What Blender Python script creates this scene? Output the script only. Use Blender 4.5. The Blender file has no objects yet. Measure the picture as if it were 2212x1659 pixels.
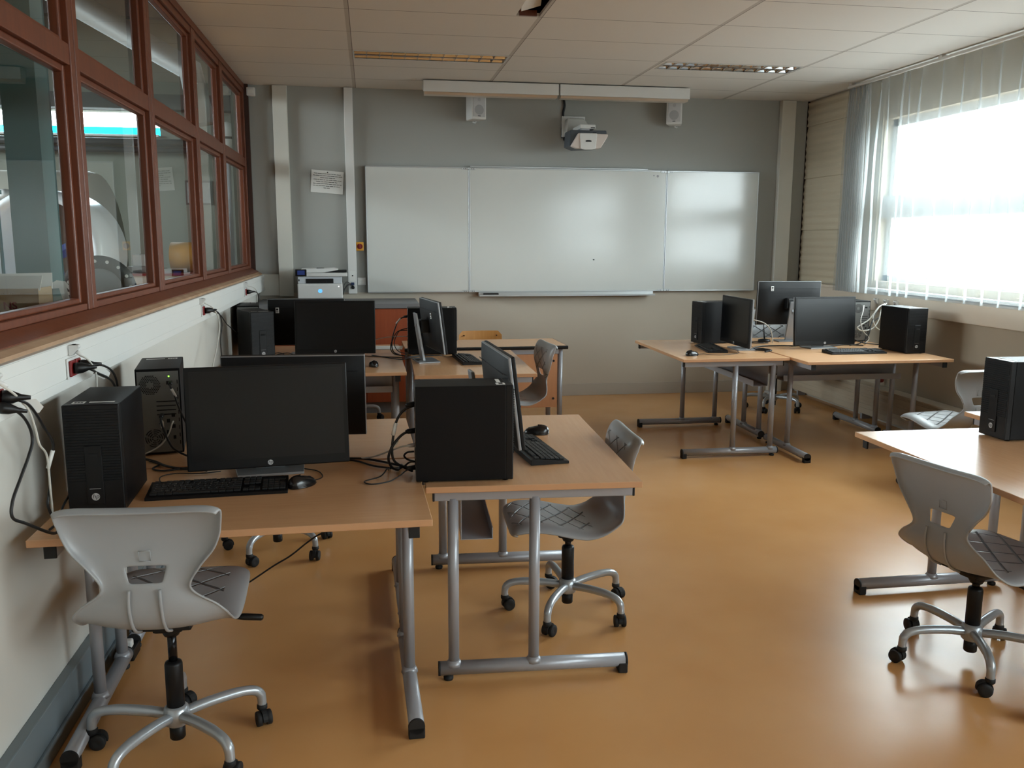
import bpy, bmesh, math, random
from mathutils import Vector, Matrix, Euler
PI = math.pi
R = math.radians
SC = bpy.context.scene
COL = SC.collection
random.seed(7)

# ------------------------------------------------------------------ camera
cam_d = bpy.data.cameras.new('camera')
cam = bpy.data.objects.new('camera', cam_d)
COL.objects.link(cam)
SC.camera = cam
cam_d.sensor_fit = 'HORIZONTAL'
cam_d.sensor_width = 36.0
cam_d.lens = 36.0 * 1893.69 / 2212.0
cam_d.clip_start = 0.05
YAW, PITCH, ROLL, CH = .159920, .164217, .003969, 1.57461
fw = Vector((math.sin(YAW) * math.cos(PITCH), math.cos(YAW) * math.cos(PITCH), -math.sin(PITCH)))
rt = Vector((math.cos(YAW), -math.sin(YAW), 0))
up = rt.cross(fw)
r2 = rt * math.cos(ROLL) + up * math.sin(ROLL)
u2 = -rt * math.sin(ROLL) + up * math.cos(ROLL)
cm = Matrix((r2, u2, -fw)).transposed().to_4x4()
cm.translation = Vector((0, 0, CH))
cam.matrix_world = cm

# ------------------------------------------------------------------ world, daylight, exposure
SC.view_settings.view_transform = 'Standard'
SC.view_settings.look = 'None'
SC.view_settings.gamma = 1.0
SC.view_settings.exposure = 0.7
SC.view_settings.use_curve_mapping = False
try:
    SC.cycles.use_denoising = True
    SC.cycles.max_bounces = 8
    SC.cycles.diffuse_bounces = 4
    SC.cycles.glossy_bounces = 4
    SC.cycles.transmission_bounces = 4
    SC.cycles.transparent_max_bounces = 12
    SC.cycles.caustics_reflective = False
    SC.cycles.caustics_refractive = False
    SC.cycles.sample_clamp_indirect = 6.0
    SC.cycles.use_adaptive_sampling = True
except Exception:
    pass
SKY = 18.5
w = bpy.data.worlds.new('daylight')
SC.world = w
w.use_nodes = True
nt = w.node_tree
nt.nodes.clear()
o_ = nt.nodes.new('ShaderNodeOutputWorld')
bg = nt.nodes.new('ShaderNodeBackground')
tc = nt.nodes.new('ShaderNodeTexCoord')
sx = nt.nodes.new('ShaderNodeSeparateXYZ')
rp = nt.nodes.new('ShaderNodeValToRGB')
nt.links.new(tc.outputs['Generated'], sx.inputs[0])
mr = nt.nodes.new('ShaderNodeMapRange')
mr.inputs[1].default_value = -1
mr.inputs[2].default_value = 1
nt.links.new(sx.outputs[2], mr.inputs[0])
nt.links.new(mr.outputs[0], rp.inputs[0])
rp.color_ramp.elements[0].position = 0.44
rp.color_ramp.elements[0].color = (.15, .16, .16, 1)
rp.color_ramp.elements[1].position = 0.52
rp.color_ramp.elements[1].color = (.86, .95, 1.0, 1)
nt.links.new(rp.outputs[0], bg.inputs[0])
bg.inputs[1].default_value = SKY
nt.links.new(bg.outputs[0], o_.inputs[0])

def portal(name, loc, rot, sx_, sy_):
    L = bpy.data.lights.new(name, 'AREA')
    L.shape = 'RECTANGLE'
    L.size = sx_
    L.size_y = sy_
    o = bpy.data.objects.new(name, L)
    COL.objects.link(o)
    o.location = loc
    o.rotation_euler = rot
    L.cycles.is_portal = True
    return o
portal('window_daylight', (4.66, 5.57, 1.91), (0, PI / 2, 0), 1.40, 3.4)
portal('rear_window_daylight', (4.66, -1.65, 1.91), (0, PI / 2, 0), 1.40, 6.4)
portal('workshop_added_daylight', (-7.05, 7.0, 3.2), (0, -PI / 2, 0), 1.5, 5.0)  # guides sky through an unseen side opening added to light the workshop
portal('workshop_strip_daylight', (-3.4, 12.3, 3.02), (-PI / 2, 0, 0), 3.4, 0.5)

# ------------------------------------------------------------------ helpers
def lin(c):
    return tuple(((v / 255.0) / 12.92 if v / 255.0 <= .04045 else ((v / 255.0 + .055) / 1.055) ** 2.4) for v in c)

def mat(name, rgb, rough=.5, metal=0.0, spec=.5, noise=0.0, nscale=8.0, bump=0.0, bscale=200.0, coat=0.0, stretch=None, noise_rgb=None):
    m = bpy.data.materials.new(name)
    m.use_nodes = True
    t = m.node_tree
    b = t.nodes['Principled BSDF']
    c = lin(rgb)
    b.inputs['Base Color'].default_value = (*c, 1)
    b.inputs['Roughness'].default_value = rough
    b.inputs['Metallic'].default_value = metal
    b.inputs['Specular IOR Level'].default_value = spec
    b.inputs['Coat Weight'].default_value = coat
    tcn = t.nodes.new('ShaderNodeTexCoord')
    src = tcn.outputs['Object']
    if stretch:
        mp = t.nodes.new('ShaderNodeMapping')
        mp.inputs['Scale'].default_value = stretch
        t.links.new(src, mp.inputs[0])
        src = mp.outputs[0]
    if noise > 0 or True:
        n = t.nodes.new('ShaderNodeTexNoise')
        n.inputs['Scale'].default_value = nscale
        n.inputs['Detail'].default_value = 5
        t.links.new(src, n.inputs['Vector'])
        mx = t.nodes.new('ShaderNodeMix')
        mx.data_type = 'RGBA'
        a = max(noise, .015)
        c2 = lin(noise_rgb) if noise_rgb else tuple(v * (1 - a) for v in c)
        mx.inputs[6].default_value = (*[min(1, v * (1 + a * .5)) for v in c], 1)
        mx.inputs[7].default_value = (*c2, 1)
        t.links.new(n.outputs[0], mx.inputs[0])
        t.links.new(mx.outputs[2], b.inputs['Base Color'])
    if bump > 0:
        n2 = t.nodes.new('ShaderNodeTexNoise')
        n2.inputs['Scale'].default_value = bscale
        n2.inputs['Detail'].default_value = 3
        t.links.new(src, n2.inputs['Vector'])
        bp = t.nodes.new('ShaderNodeBump')
        bp.inputs['Strength'].default_value = bump
        bp.inputs['Distance'].default_value = .002
        t.links.new(n2.outputs[0], bp.inputs['Height'])
        t.links.new(bp.outputs[0], b.inputs['Normal'])
    return m

def emit(name, rgb, s):
    m = mat(name, rgb)
    b = m.node_tree.nodes['Principled BSDF']
    b.inputs['Emission Color'].default_value = (*lin(rgb), 1)
    b.inputs['Emission Strength'].default_value = s
    return m

def glassm(name, tint=(.93, .97, .95), refl=1.0, rough=0.0, ior=1.5):
    m = bpy.data.materials.new(name)
    m.use_nodes = True
    t = m.node_tree
    t.nodes.clear()
    o = t.nodes.new('ShaderNodeOutputMaterial')
    tr = t.nodes.new('ShaderNodeBsdfTransparent')
    tr.inputs[0].default_value = (*tint, 1)
    gl = t.nodes.new('ShaderNodeBsdfGlossy')
    gl.inputs['Roughness'].default_value = rough
    gl.inputs[0].default_value = (refl, refl, refl, 1)
    lw = t.nodes.new('ShaderNodeLayerWeight')
    lw.inputs[0].default_value = .5
    pw = t.nodes.new('ShaderNodeMath'); pw.operation = 'POWER'; pw.inputs[1].default_value = 5.0
    t.links.new(lw.outputs['Facing'], pw.inputs[0])
    ma = t.nodes.new('ShaderNodeMath'); ma.operation = 'MULTIPLY_ADD'; ma.inputs[1].default_value = .93; ma.inputs[2].default_value = .05
    t.links.new(pw.outputs[0], ma.inputs[0])
    mx = t.nodes.new('ShaderNodeMixShader')
    t.links.new(ma.outputs[0], mx.inputs[0])
    t.links.new(tr.outputs[0], mx.inputs[1])
    t.links.new(gl.outputs[0], mx.inputs[2])
    t.links.new(mx.outputs[0], o.inputs[0])
    return m

class MB:
    """collects shapes into one mesh"""
    def __init__(s):
        s.bm = bmesh.new()
        s.uv = None
    def _m(s, faces, mi, smooth=False):
        for f in faces:
            f.material_index = mi
            f.smooth = smooth
    def box(s, x0, x1, y0, y1, z0, z1, mi=0, bevel=0.0, M=None, seg=2):
        t = bmesh.new()
        bmesh.ops.create_cube(t, size=1)
        bmesh.ops.scale(t, vec=(x1 - x0, y1 - y0, z1 - z0), verts=t.verts)
        bmesh.ops.translate(t, vec=((x0 + x1) / 2, (y0 + y1) / 2, (z0 + z1) / 2), verts=t.verts)
        if bevel > 0:
            bmesh.ops.bevel(t, geom=t.edges[:], offset=bevel, segments=seg, affect='EDGES', profile=.5)
        s._join(t, mi, M, smooth=False)
        return s
    def _join(s, t, mi, M=None, smooth=False):
        if M is not None:
            bmesh.ops.transform(t, matrix=M, verts=t.verts)
        vm = {}
        for v in t.verts:
            vm[v] = s.bm.verts.new(v.co)
        for f in t.faces:
            try:
                nf = s.bm.faces.new([vm[v] for v in f.verts])
                nf.material_index = mi if mi is not None else f.material_index
                nf.smooth = smooth or f.smooth
            except ValueError:
                pass
        t.free()
    def cyl(s, p0, p1, r0, r1=None, mi=0, n=20, caps=True, smooth=True):
        return s.tube([p0, p1], [r0, r1 if r1 is not None else r0], mi, n, caps, smooth)
    def tube(s, pts, r, mi=0, n=12, caps=True, smooth=True):
        pts = [Vector(p) for p in pts]
        if not isinstance(r, (list, tuple)):
            r = [r] * len(pts)
        rings = []
        prev = None
        for i, p in enumerate(pts):
            if i == 0:
                d = pts[1] - p
            elif i == len(pts) - 1:
                d = p - pts[i - 1]
            else:
                d = (pts[i + 1] - p).normalized() + (p - pts[i - 1]).normalized()
            d.normalize()
            if prev is None:
                a = Vector((0, 0, 1)) if abs(d.z) < .9 else Vector((1, 0, 0))
                u = d.cross(a).normalized()
            else:
                u = (prev - d * prev.dot(d))
                if u.length < 1e-6:
                    u = d.orthogonal()
                u.normalize()
            prev = u
            v = d.cross(u)
            ring = [s.bm.verts.new(p + (u * math.cos(2 * PI * k / n) + v * math.sin(2 * PI * k / n)) * r[i]) for k in range(n)]
            rings.append(ring)
        for a, b in zip(rings[:-1], rings[1:]):
            for k in range(n):
                f = s.bm.faces.new((a[k], a[(k + 1) % n], b[(k + 1) % n], b[k]))
                f.material_index = mi
                f.smooth = smooth
        if caps:
            for ring in (rings[0][::-1], rings[-1]):
                f = s.bm.faces.new(ring)
                f.material_index = mi
        return s
    def lathe(s, prof, mi=0, n=28, M=None, smooth=True, a0=0.0, a1=2 * PI):
        M = M or Matrix.Identity(4)
        full = abs(a1 - a0 - 2 * PI) < 1e-6
        rings = []
        cnt = n if full else n + 1
        for (r, z) in prof:
            rings.append([s.bm.verts.new(M @ Vector((r * math.cos(a0 + (a1 - a0) * k / n), r * math.sin(a0 + (a1 - a0) * k / n), z))) for k in range(cnt)])
        for a, b in zip(rings[:-1], rings[1:]):
            for k in range(n):
                k2 = (k + 1) % n if full else k + 1
                try:
                    f = s.bm.faces.new((a[k], a[k2], b[k2], b[k]))
                    f.material_index = mi
                    f.smooth = smooth
                except ValueError:
                    pass
        if full:
            for ring, rr in ((rings[0][::-1], prof[0][0]), (rings[-1], prof[-1][0])):
                if rr > 1e-5:
                    f = s.bm.faces.new(ring)
                    f.material_index = mi
        return s
    def prism(s, poly, a, b, axis='z', mi=0, M=None, bevel=0.0):
        """poly: list of 2-tuples in the plane normal to axis"""
        t = bmesh.new()
        def P(u, v, w_):
            return {'z': (u, v, w_), 'y': (u, w_, v), 'x': (w_, u, v)}[axis]
        lo = [t.verts.new(P(u, v, a)) for u, v in poly]
        hi = [t.verts.new(P(u, v, b)) for u, v in poly]
        n = len(poly)
        t.faces.new(lo[::-1])
        t.faces.new(hi)
        for k in range(n):
            t.faces.new((lo[k], lo[(k + 1) % n], hi[(k + 1) % n], hi[k]))
        bmesh.ops.recalc_face_normals(t, faces=t.faces)
        if bevel > 0:
            bmesh.ops.bevel(t, geom=t.edges[:], offset=bevel, segments=2, affect='EDGES', profile=.5)
        s._join(t, mi, M)
        return s
    def quad(s, pts, mi=0):
        f = s.bm.faces.new([s.bm.verts.new(Vector(p)) for p in pts])
        f.material_index = mi
        return s
    def disc(s, c, r, nrm, mi=0, n=24):
        nrm = Vector(nrm).normalized()
        u = nrm.orthogonal().normalized()
        v = nrm.cross(u)
        c = Vector(c)
        f = s.bm.faces.new([s.bm.verts.new(c + (u * math.cos(2 * PI * k / n) + v * math.sin(2 * PI * k / n)) * r) for k in range(n)])
        f.material_index = mi
        return s
    def build(s, name, mats, parent=None, fixn=True):
        if fixn:
            bmesh.ops.recalc_face_normals(s.bm, faces=s.bm.faces)
        me = bpy.data.meshes.new(name)
        s.bm.to_mesh(me)
        s.bm.free()
        for m in (mats if isinstance(mats, (list, tuple)) else [mats]):
            me.materials.append(m)
        o = bpy.data.objects.new(name, me)
        COL.objects.link(o)
        if parent is not None:
            o.parent = parent
        return o

def tag(o, label=None, cat=None, group=None, kind=None):
    if label: o['label'] = label
    if cat: o['category'] = cat
    if group: o['group'] = group
    if kind: o['kind'] = kind
    return o

def struct(o, label=None, cat=None):
    return tag(o, label, cat, kind='structure')

def thing(name, label, cat, loc=(0, 0, 0), rz=0.0, group=None):
    o = bpy.data.objects.new(name, None)
    o.empty_display_size = .1
    COL.objects.link(o)
    o.location = loc
    o.rotation_euler = (0, 0, rz)
    return tag(o, label, cat, group)

KIDS = {}
def kids(o):
    return [c for c in bpy.data.objects if c.parent == o]

def dup(root, loc, rz, label):
    r = root.copy()
    COL.objects.link(r)
    r.location = loc
    r.rotation_euler = (0, 0, rz)
    r['label'] = label
    for ch in kids(root):
        c = ch.copy()
        COL.objects.link(c)
        c.parent = r
        for g in kids(ch):
            d = g.copy()
            COL.objects.link(d)
            d.parent = c
    return r

def catmull(pts, sub=6):
    P = [Vector(p) for p in pts]
    P = [P[0] * 2 - P[1]] + P + [P[-1] * 2 - P[-2]]
    out = []
    for i in range(1, len(P) - 2):
        a, b, c, d = P[i - 1:i + 3]
        for k in range(sub):
            t = k / sub
            out.append(.5 * ((2 * b) + (c - a) * t + (2 * a - 5 * b + 4 * c - d) * t * t + (3 * b - a - 3 * c + d) * t ** 3))
    out.append(P[-2])
    return out

def bake(o):
    """apply the modifiers of a freshly built object"""
    dg = bpy.context.evaluated_depsgraph_get()
    me = bpy.data.meshes.new_from_object(o.evaluated_get(dg))
    old = o.data
    o.modifiers.clear()
    o.data = me
    bpy.data.meshes.remove(old)
    return o

def lettering(name, txt, size, m, parent, loc, rot, shear=0.0, thick=.0004, align='CENTER', bold=0.0):
    c = bpy.data.curves.new(name, 'FONT')
    c.body = txt
    c.size = size
    c.shear = shear
    c.extrude = thick
    c.offset = bold
    c.align_x = align
    c.align_y = 'CENTER'
    t = bpy.data.objects.new(name, c)
    COL.objects.link(t)
    dg = bpy.context.evaluated_depsgraph_get()
    me = bpy.data.meshes.new_from_object(t.evaluated_get(dg))
    bpy.data.objects.remove(t)
    me.materials.clear()
    me.materials.append(m)
    o = bpy.data.objects.new(name, me)
    COL.objects.link(o)
    o.parent = parent
    o.location = loc
    o.rotation_euler = rot
    return o

# ------------------------------------------------------------------ materials
def wall_two_tone(name, up_rgb, lo_rgb, zc, bands=False):
    m = mat(name, up_rgb, .75, spec=.25, bump=.08, bscale=90)
    t = m.node_tree
    b = t.nodes['Principled BSDF']
    tcn = t.nodes.new('ShaderNodeTexCoord')
    s = t.nodes.new('ShaderNodeSeparateXYZ')
    t.links.new(tcn.outputs['Object'], s.inputs[0])
    g = t.nodes.new('ShaderNodeMath')
    g.operation = 'GREATER_THAN'
    g.inputs[1].default_value = zc
    t.links.new(s.outputs[2], g.inputs[0])
    n = t.nodes.new('ShaderNodeTexNoise')
    n.inputs['Scale'].default_value = 1.3
    n.inputs['Detail'].default_value = 6
    t.links.new(tcn.outputs['Object'], n.inputs['Vector'])
    mx = t.nodes.new('ShaderNodeMix')
    mx.data_type = 'RGBA'
    mx.inputs[6].default_value = (*lin(lo_rgb), 1)
    mx.inputs[7].default_value = (*lin(up_rgb), 1)
    t.links.new(g.outputs[0], mx.inputs[0])
    mm = t.nodes.new('ShaderNodeMix')
    mm.data_type = 'RGBA'
    mm.blend_type = 'MULTIPLY'
    mm.inputs[0].default_value = .12
    t.links.new(mx.outputs[2], mm.inputs[6])
    t.links.new(n.outputs[0], mm.inputs[7])
    t.links.new(mm.outputs[2], b.inputs['Base Color'])
    return m

M = {}
M['floor'] = mat('orange_vinyl', (213, 163, 108), .27, spec=.5, noise=.10, nscale=2.2, noise_rgb=(200, 142, 84), bump=.03, bscale=14)
M['wallback'] = wall_two_tone('grey_over_beige_paint', (168, 169, 164), (196, 187, 172), 1.06)
M['wallwhite'] = mat('white_wall_paint', (205, 203, 196), .7, spec=.3, noise=.05, nscale=1.5, bump=.05, bscale=80)
M['wallbeige'] = mat('beige_wall_paint', (176, 164, 146), .7, spec=.25, noise=.05, nscale=2)
M['trunk'] = mat('white_pvc', (222, 222, 218), .45, noise=.03)
M['cream'] = mat('cream_paint', (205, 203, 194), .55, noise=.05, nscale=4)
M['base_dark'] = mat('grey_skirting', (110, 120, 125), .35, noise=.06, nscale=5)
M['base_light'] = mat('pale_skirting', (178, 170, 158), .5, noise=.04)
M['frame'] = mat('brown_stained_wood', (116, 62, 38), .4, noise=.3, nscale=6, stretch=(6, 6, .8), noise_rgb=(88, 42, 24))
M['seam'] = mat('dark_joint', (38, 20, 14), .9)
M['putty'] = mat('bare_wood_putty', (178, 150, 120), .7, noise=.3, nscale=9, noise_rgb=(140, 100, 74))
M['glass'] = glassm('window_glass')
M['whiteboard'] = mat('enamel_white', (208, 210, 206), .15, noise=.01, spec=.7)
M['alu'] = mat('brushed_aluminium', (190, 194, 196), .38, metal=.6)
M['desk'] = mat('beech_laminate', (222, 176, 132), .27, noise=.08, nscale=5, stretch=(1.2, 14, 1), noise_rgb=(212, 162, 118))
M['desk_edge'] = mat('beech_edging', (198, 150, 110), .45, noise=.06)
M['steel'] = mat('grey_painted_steel', (158, 160, 166), .35, metal=.25, noise=.02)
M['silver'] = mat('silver_paint', (172, 178, 184), .28, metal=.45)
M['black'] = mat('black_plastic', (16, 16, 17), .45, spec=.35)
M['rubber'] = mat('black_rubber', (20, 20, 21), .7)
M['case'] = mat('black_steel_case', (8, 8, 10), .5, spec=.2, bump=.05, bscale=400)
M['bezel'] = mat('black_bezel', (11, 11, 13), .42, spec=.3)
M['screen'] = mat('dark_screen', (7, 8, 10), .30, spec=.4)
M['backplate'] = mat('grey_metal_plate', (118, 119, 117), .45, metal=.35)
M['dark'] = mat('dark_recess', (6, 6, 7), .8)
M['key'] = mat('key_plastic', (30, 30, 31), .5)
M['legend'] = mat('key_print', (140, 140, 140), .6)
M['monrim'] = mat('monitor_silver', (150, 152, 155), .35, metal=.5)
M['badge'] = mat('badge_silver', (188, 190, 192), .35, metal=.3)
M['sticker'] = mat('white_sticker', (226, 226, 222), .6)
M['print'] = mat('black_print', (30, 30, 32), .7)
M['chair'] = mat('grey_polypropylene', (158, 160, 162), .36, spec=.5)
M['white'] = mat('white_plastic', (218, 218, 216), .4)
M['whitecable'] = mat('white_cable', (200, 198, 190), .5)
M['blackcable'] = mat('black_cable', (18, 18, 19), .5)
M['red'] = mat('dark_red_plastic', (122, 24, 24), .4)
M['greenled'] = emit('green_led', (120, 255, 60), 3.0)
M['blueled'] = emit('blue_led', (70, 160, 255), 1.2)
M['wood'] = mat('varnished_plywood', (205, 150, 88), .35, noise=.2, nscale=4, stretch=(12, 1, 1), noise_rgb=(186, 126, 66))
M['orangedoor'] = mat('orange_laminate', (160, 78, 42), .45, noise=.15, nscale=5, stretch=(10, 10, .8), noise_rgb=(140, 62, 32))
M['greytop'] = mat('grey_laminate', (120, 120, 122), .5)
M['deskback'] = mat('beech_panel', (196, 140, 98), .5, noise=.12, nscale=4, stretch=(8, 8, 1), noise_rgb=(180, 122, 82))
M['yellow'] = mat('yellow_plastic', (222, 160, 50), .45)
M['mirror'] = mat('polished_aluminium', (225, 226, 228), .09, metal=1.0)
M['louvre'] = mat('satin_aluminium', (215, 216, 220), .16, metal=1.0)
M['cardboard'] = mat('cardboard', (168, 140, 104), .8, noise=.1, nscale=9)
M['fabric_dark'] = mat('dark_metal_roof', (58, 62, 58), .7, noise=.2)

def ceiling_mat():
    m = mat('mineral_tiles', (220, 216, 211), .85, spec=.2, bump=.25, bscale=160)
    t = m.node_tree
    b = t.nodes['Principled BSDF']
    tcn = t.nodes.new('ShaderNodeTexCoord')
    s = t.nodes.new('ShaderNodeSeparateXYZ')
    t.links.new(tcn.outputs['Object'], s.inputs[0])
    def line(out, off, period, wdt):
        a = t.nodes.new('ShaderNodeMath'); a.operation = 'SUBTRACT'; a.inputs[1].default_value = off
        t.links.new(out, a.inputs[0])
        p = t.nodes.new('ShaderNodeMath'); p.operation = 'PINGPONG'; p.inputs[1].default_value = period / 2
        t.links.new(a.outputs[0], p.inputs[0])
        l = t.nodes.new('ShaderNodeMath'); l.operation = 'LESS_THAN'; l.inputs[1].default_value = wdt
        t.links.new(p.outputs[0], l.inputs[0])
        return l.outputs[0]
    bar = line(s.outputs[0], -.108, 1.2, .013)
    barj = line(s.outputs[0], -.108 + .014, 1.2, .0022)
    row = line(s.outputs[1], 5.115, .6, .0028)
    col = b.inputs['Base Color'].links[0].from_socket
    def mixc(fac, src, c):
        x = t.nodes.new('ShaderNodeMix'); x.data_type = 'RGBA'
        t.links.new(fac, x.inputs[0]); t.links.new(src, x.inputs[6]); x.inputs[7].default_value = (*lin(c), 1)
        return x.outputs[2]
    c1 = mixc(bar, col, (192, 186, 180))
    c2 = mixc(row, c1, (92, 86, 82))
    c3 = mixc(barj, c2, (120, 114, 110))
    t.links.new(c3, b.inputs['Base Color'])
    return m
M['ceiling'] = ceiling_mat()

def curtain_mat():
    m = bpy.data.materials.new('sheer_voile')
    m.use_nodes = True
    t = m.node_tree
    t.nodes.clear()
    o = t.nodes.new('ShaderNodeOutputMaterial')
    df = t.nodes.new('ShaderNodeBsdfDiffuse')
    df.inputs[0].default_value = (.62, .64, .64, 1)
    tl = t.nodes.new('ShaderNodeBsdfTranslucent')
    tl.inputs[0].default_value = (.20, .26, .29, 1)
    tr = t.nodes.new('ShaderNodeBsdfTransparent')
    a = t.nodes.new('ShaderNodeMixShader')
    a.inputs[0].default_value = .26
    t.links.new(df.outputs[0], a.inputs[1])
    t.links.new(tl.outputs[0], a.inputs[2])
    b = t.nodes.new('ShaderNodeMixShader')
    lw = t.nodes.new('ShaderNodeLayerWeight')
    lw.inputs[0].default_value = .25
    mr_ = t.nodes.new('ShaderNodeMapRange')
    mr_.inputs[3].default_value = .36
    mr_.inputs[4].default_value = .86
    t.links.new(lw.outputs['Facing'], mr_.inputs[0])
    t.links.new(mr_.outputs[0], b.inputs[0])
    t.links.new(tr.outputs[0], b.inputs[1])
    t.links.new(a.outputs[0], b.inputs[2])
    t.links.new(b.outputs[0], o.inputs[0])
    return m
M['curtain'] = curtain_mat()

# ------------------------------------------------------------------ room shell
XW, YB, H = 4.42, 8.6, 2.95
FY = -5.2
m_ = MB(); m_.box(-7.0, XW + .2, FY - .2, 12.4, -.12, 0)
struct(m_.build('floor', M['floor']))

# ceiling with openings for the two recessed lights and for the shifted tile
HOLES = [(-.09, 1.085, 6.925, 7.215), (2.335, 3.485, 6.925, 7.215), (.935, 1.086, 5.14, 5.70)]
xs = sorted({-1.1, XW} | {h[0] for h in HOLES} | {h[1] for h in HOLES})
ys = sorted({FY, YB} | {h[2] for h in HOLES} | {h[3] for h in HOLES})
m_ = MB()
for i in range(len(xs) - 1):
    for j in range(len(ys) - 1):
        cx_, cy_ = (xs[i] + xs[i + 1]) / 2, (ys[j] + ys[j + 1]) / 2
        if any(h[0] < cx_ < h[1] and h[2] < cy_ < h[3] for h in HOLES):
            continue
        m_.box(xs[i], xs[i + 1], ys[j], ys[j + 1], H, H + .02)
struct(m_.build('ceiling', M['ceiling']))
m_ = MB(); m_.box(-1.25, XW + .2, FY - .2, YB + .2, 3.35, 3.5)
struct(m_.build('ceiling', M['dark']))

m_ = MB(); m_.box(-1.1, XW + .2, YB, YB + .2, 0, 3.35)
struct(m_.build('wall_back', M['wallback']))
m_ = MB(); m_.box(-1.25, XW + .2, FY - .2, FY, 0, 3.35)
struct(m_.build('wall_front', M['wallwhite']))
m_ = MB()
m_.box(-1.2, -1.03, FY, YB, 0, 1.24)
m_.box(-1.2, -1.10, FY, YB, 2.935, 3.35)
m_.box(-1.2, -1.09, FY, -3.6, 1.24, 2.935)
struct(m_.build('wall_left', M['wallwhite']))

WY0, WY1, WZ0, WZ1 = -4.8, 7.22, 1.22, 2.60
m_ = MB()
m_.box(XW, XW + .2, FY, YB, 0, WZ0)
m_.box(XW, XW + .2, FY, YB, WZ1, 3.35)
m_.box(XW, XW + .2, WY1, YB, WZ0, WZ1)
m_.box(XW, XW + .2, FY, WY0, WZ0, WZ1)
m_.box(XW, XW + .2, 1.5, 3.9, WZ0, WZ1)
struct(m_.build('wall_right', M['wallbeige']))

# ribbed cladding between the window and the corner
m_ = MB()
z = 1.16
pts = []
k = 0
while z < 2.949:
    d = .0 if k % 2 else .007
    pts.append((d, z)); z = min(2.95, z + .012); pts.append((d, z))
    z += .024
    k += 1
    if k % 14 == 0:
        pts.append((-.006, z)); z += .006; pts.append((-.006, z)); z += .004
poly = [(XW + .004, 1.16)] + [(XW - .012 - d, zz) for d, zz in pts if zz < 2.95] + [(XW + .004, 2.94)]
prev = None
for a, b in zip(poly[1:-2], poly[2:-1]):
    m_.quad([(a[0], 7.25, a[1]), (a[0], YB, a[1]), (b[0], YB, b[1]), (b[0], 7.25, b[1])])
m_.box(XW - .012, XW, 7.24, 7.262, 1.16, 2.95)
struct(m_.build('trim_1', mat('beige_ribbed_cladding', (190, 178, 156), .55, noise=.05, nscale=5)))
# dark joint in the corner
m_ = MB(); m_.box(XW - .02, XW, YB - .012, YB, 1.16, H)
struct(m_.build('trim_2', M['seam']))

# pillar covers and trunking on the back wall
def trim(n, *boxes, m='cream', bevel=.003):
    q = MB()
    for b_ in boxes:
        q.box(*b_, bevel=bevel)
    return struct(q.build('trim_%d' % n, M[m]))
trim(3, (-.846, -.716, 8.545, YB, 1.03, 2.947), m='cream')
trim(4, (-1.03, -.848, 8.56, YB, 1.035, 1.236), m='cream')
trim(5, (4.10, 4.245, 8.53, YB, 0, 2.947), m='cream')
# left dado trunking: body, cover seams
q = MB()
q.box(-1.03, -.982, FY, 8.56, 1.085, 1.232, bevel=.004)
q.box(-.983, -.980, FY, 8.55, 1.089, 1.118)
q.box(-.983, -.980, FY, 8.55, 1.122, 1.192)
q.box(-.983, -.980, FY, 8.55, 1.196, 1.229)
struct(q.build('trim_6', M['trunk']))
q = MB()
q.box(4.36, XW, FY, YB, .965, 1.125, bevel=.004)
q.box(4.356, 4.36, FY, 8.5, .972, 1.115)
q.box(4.345, XW, 7.0, YB, 1.125, 1.15, bevel=.003)
struct(q.build('trim_7', mat('warm_white_pvc', (205, 192, 176), .45)))
q = MB()
q.box(4.33, XW, WY0 - .1, 7.22, 1.135, 1.16, bevel=.003)
struct(q.build('trim_8', M['white']))
# skirtings
q = MB()
q.box(-1.03, -.995, FY, YB, .0, .165, bevel=.004)
q.box(-.995, -.985, FY, YB, .0, .055, bevel=.002)
struct(q.build('baseboard_left', M['base_dark']))
q = MB(); q.box(-.98, 4.10, YB - .012, YB, 0, .12, bevel=.002)
struct(q.build('baseboard_back', M['base_light']))
q = MB(); q.box(XW - .012, XW, FY, YB - .02, 0, .10, bevel=.002)
struct(q.build('baseboard_right', M['base_light']))

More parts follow.
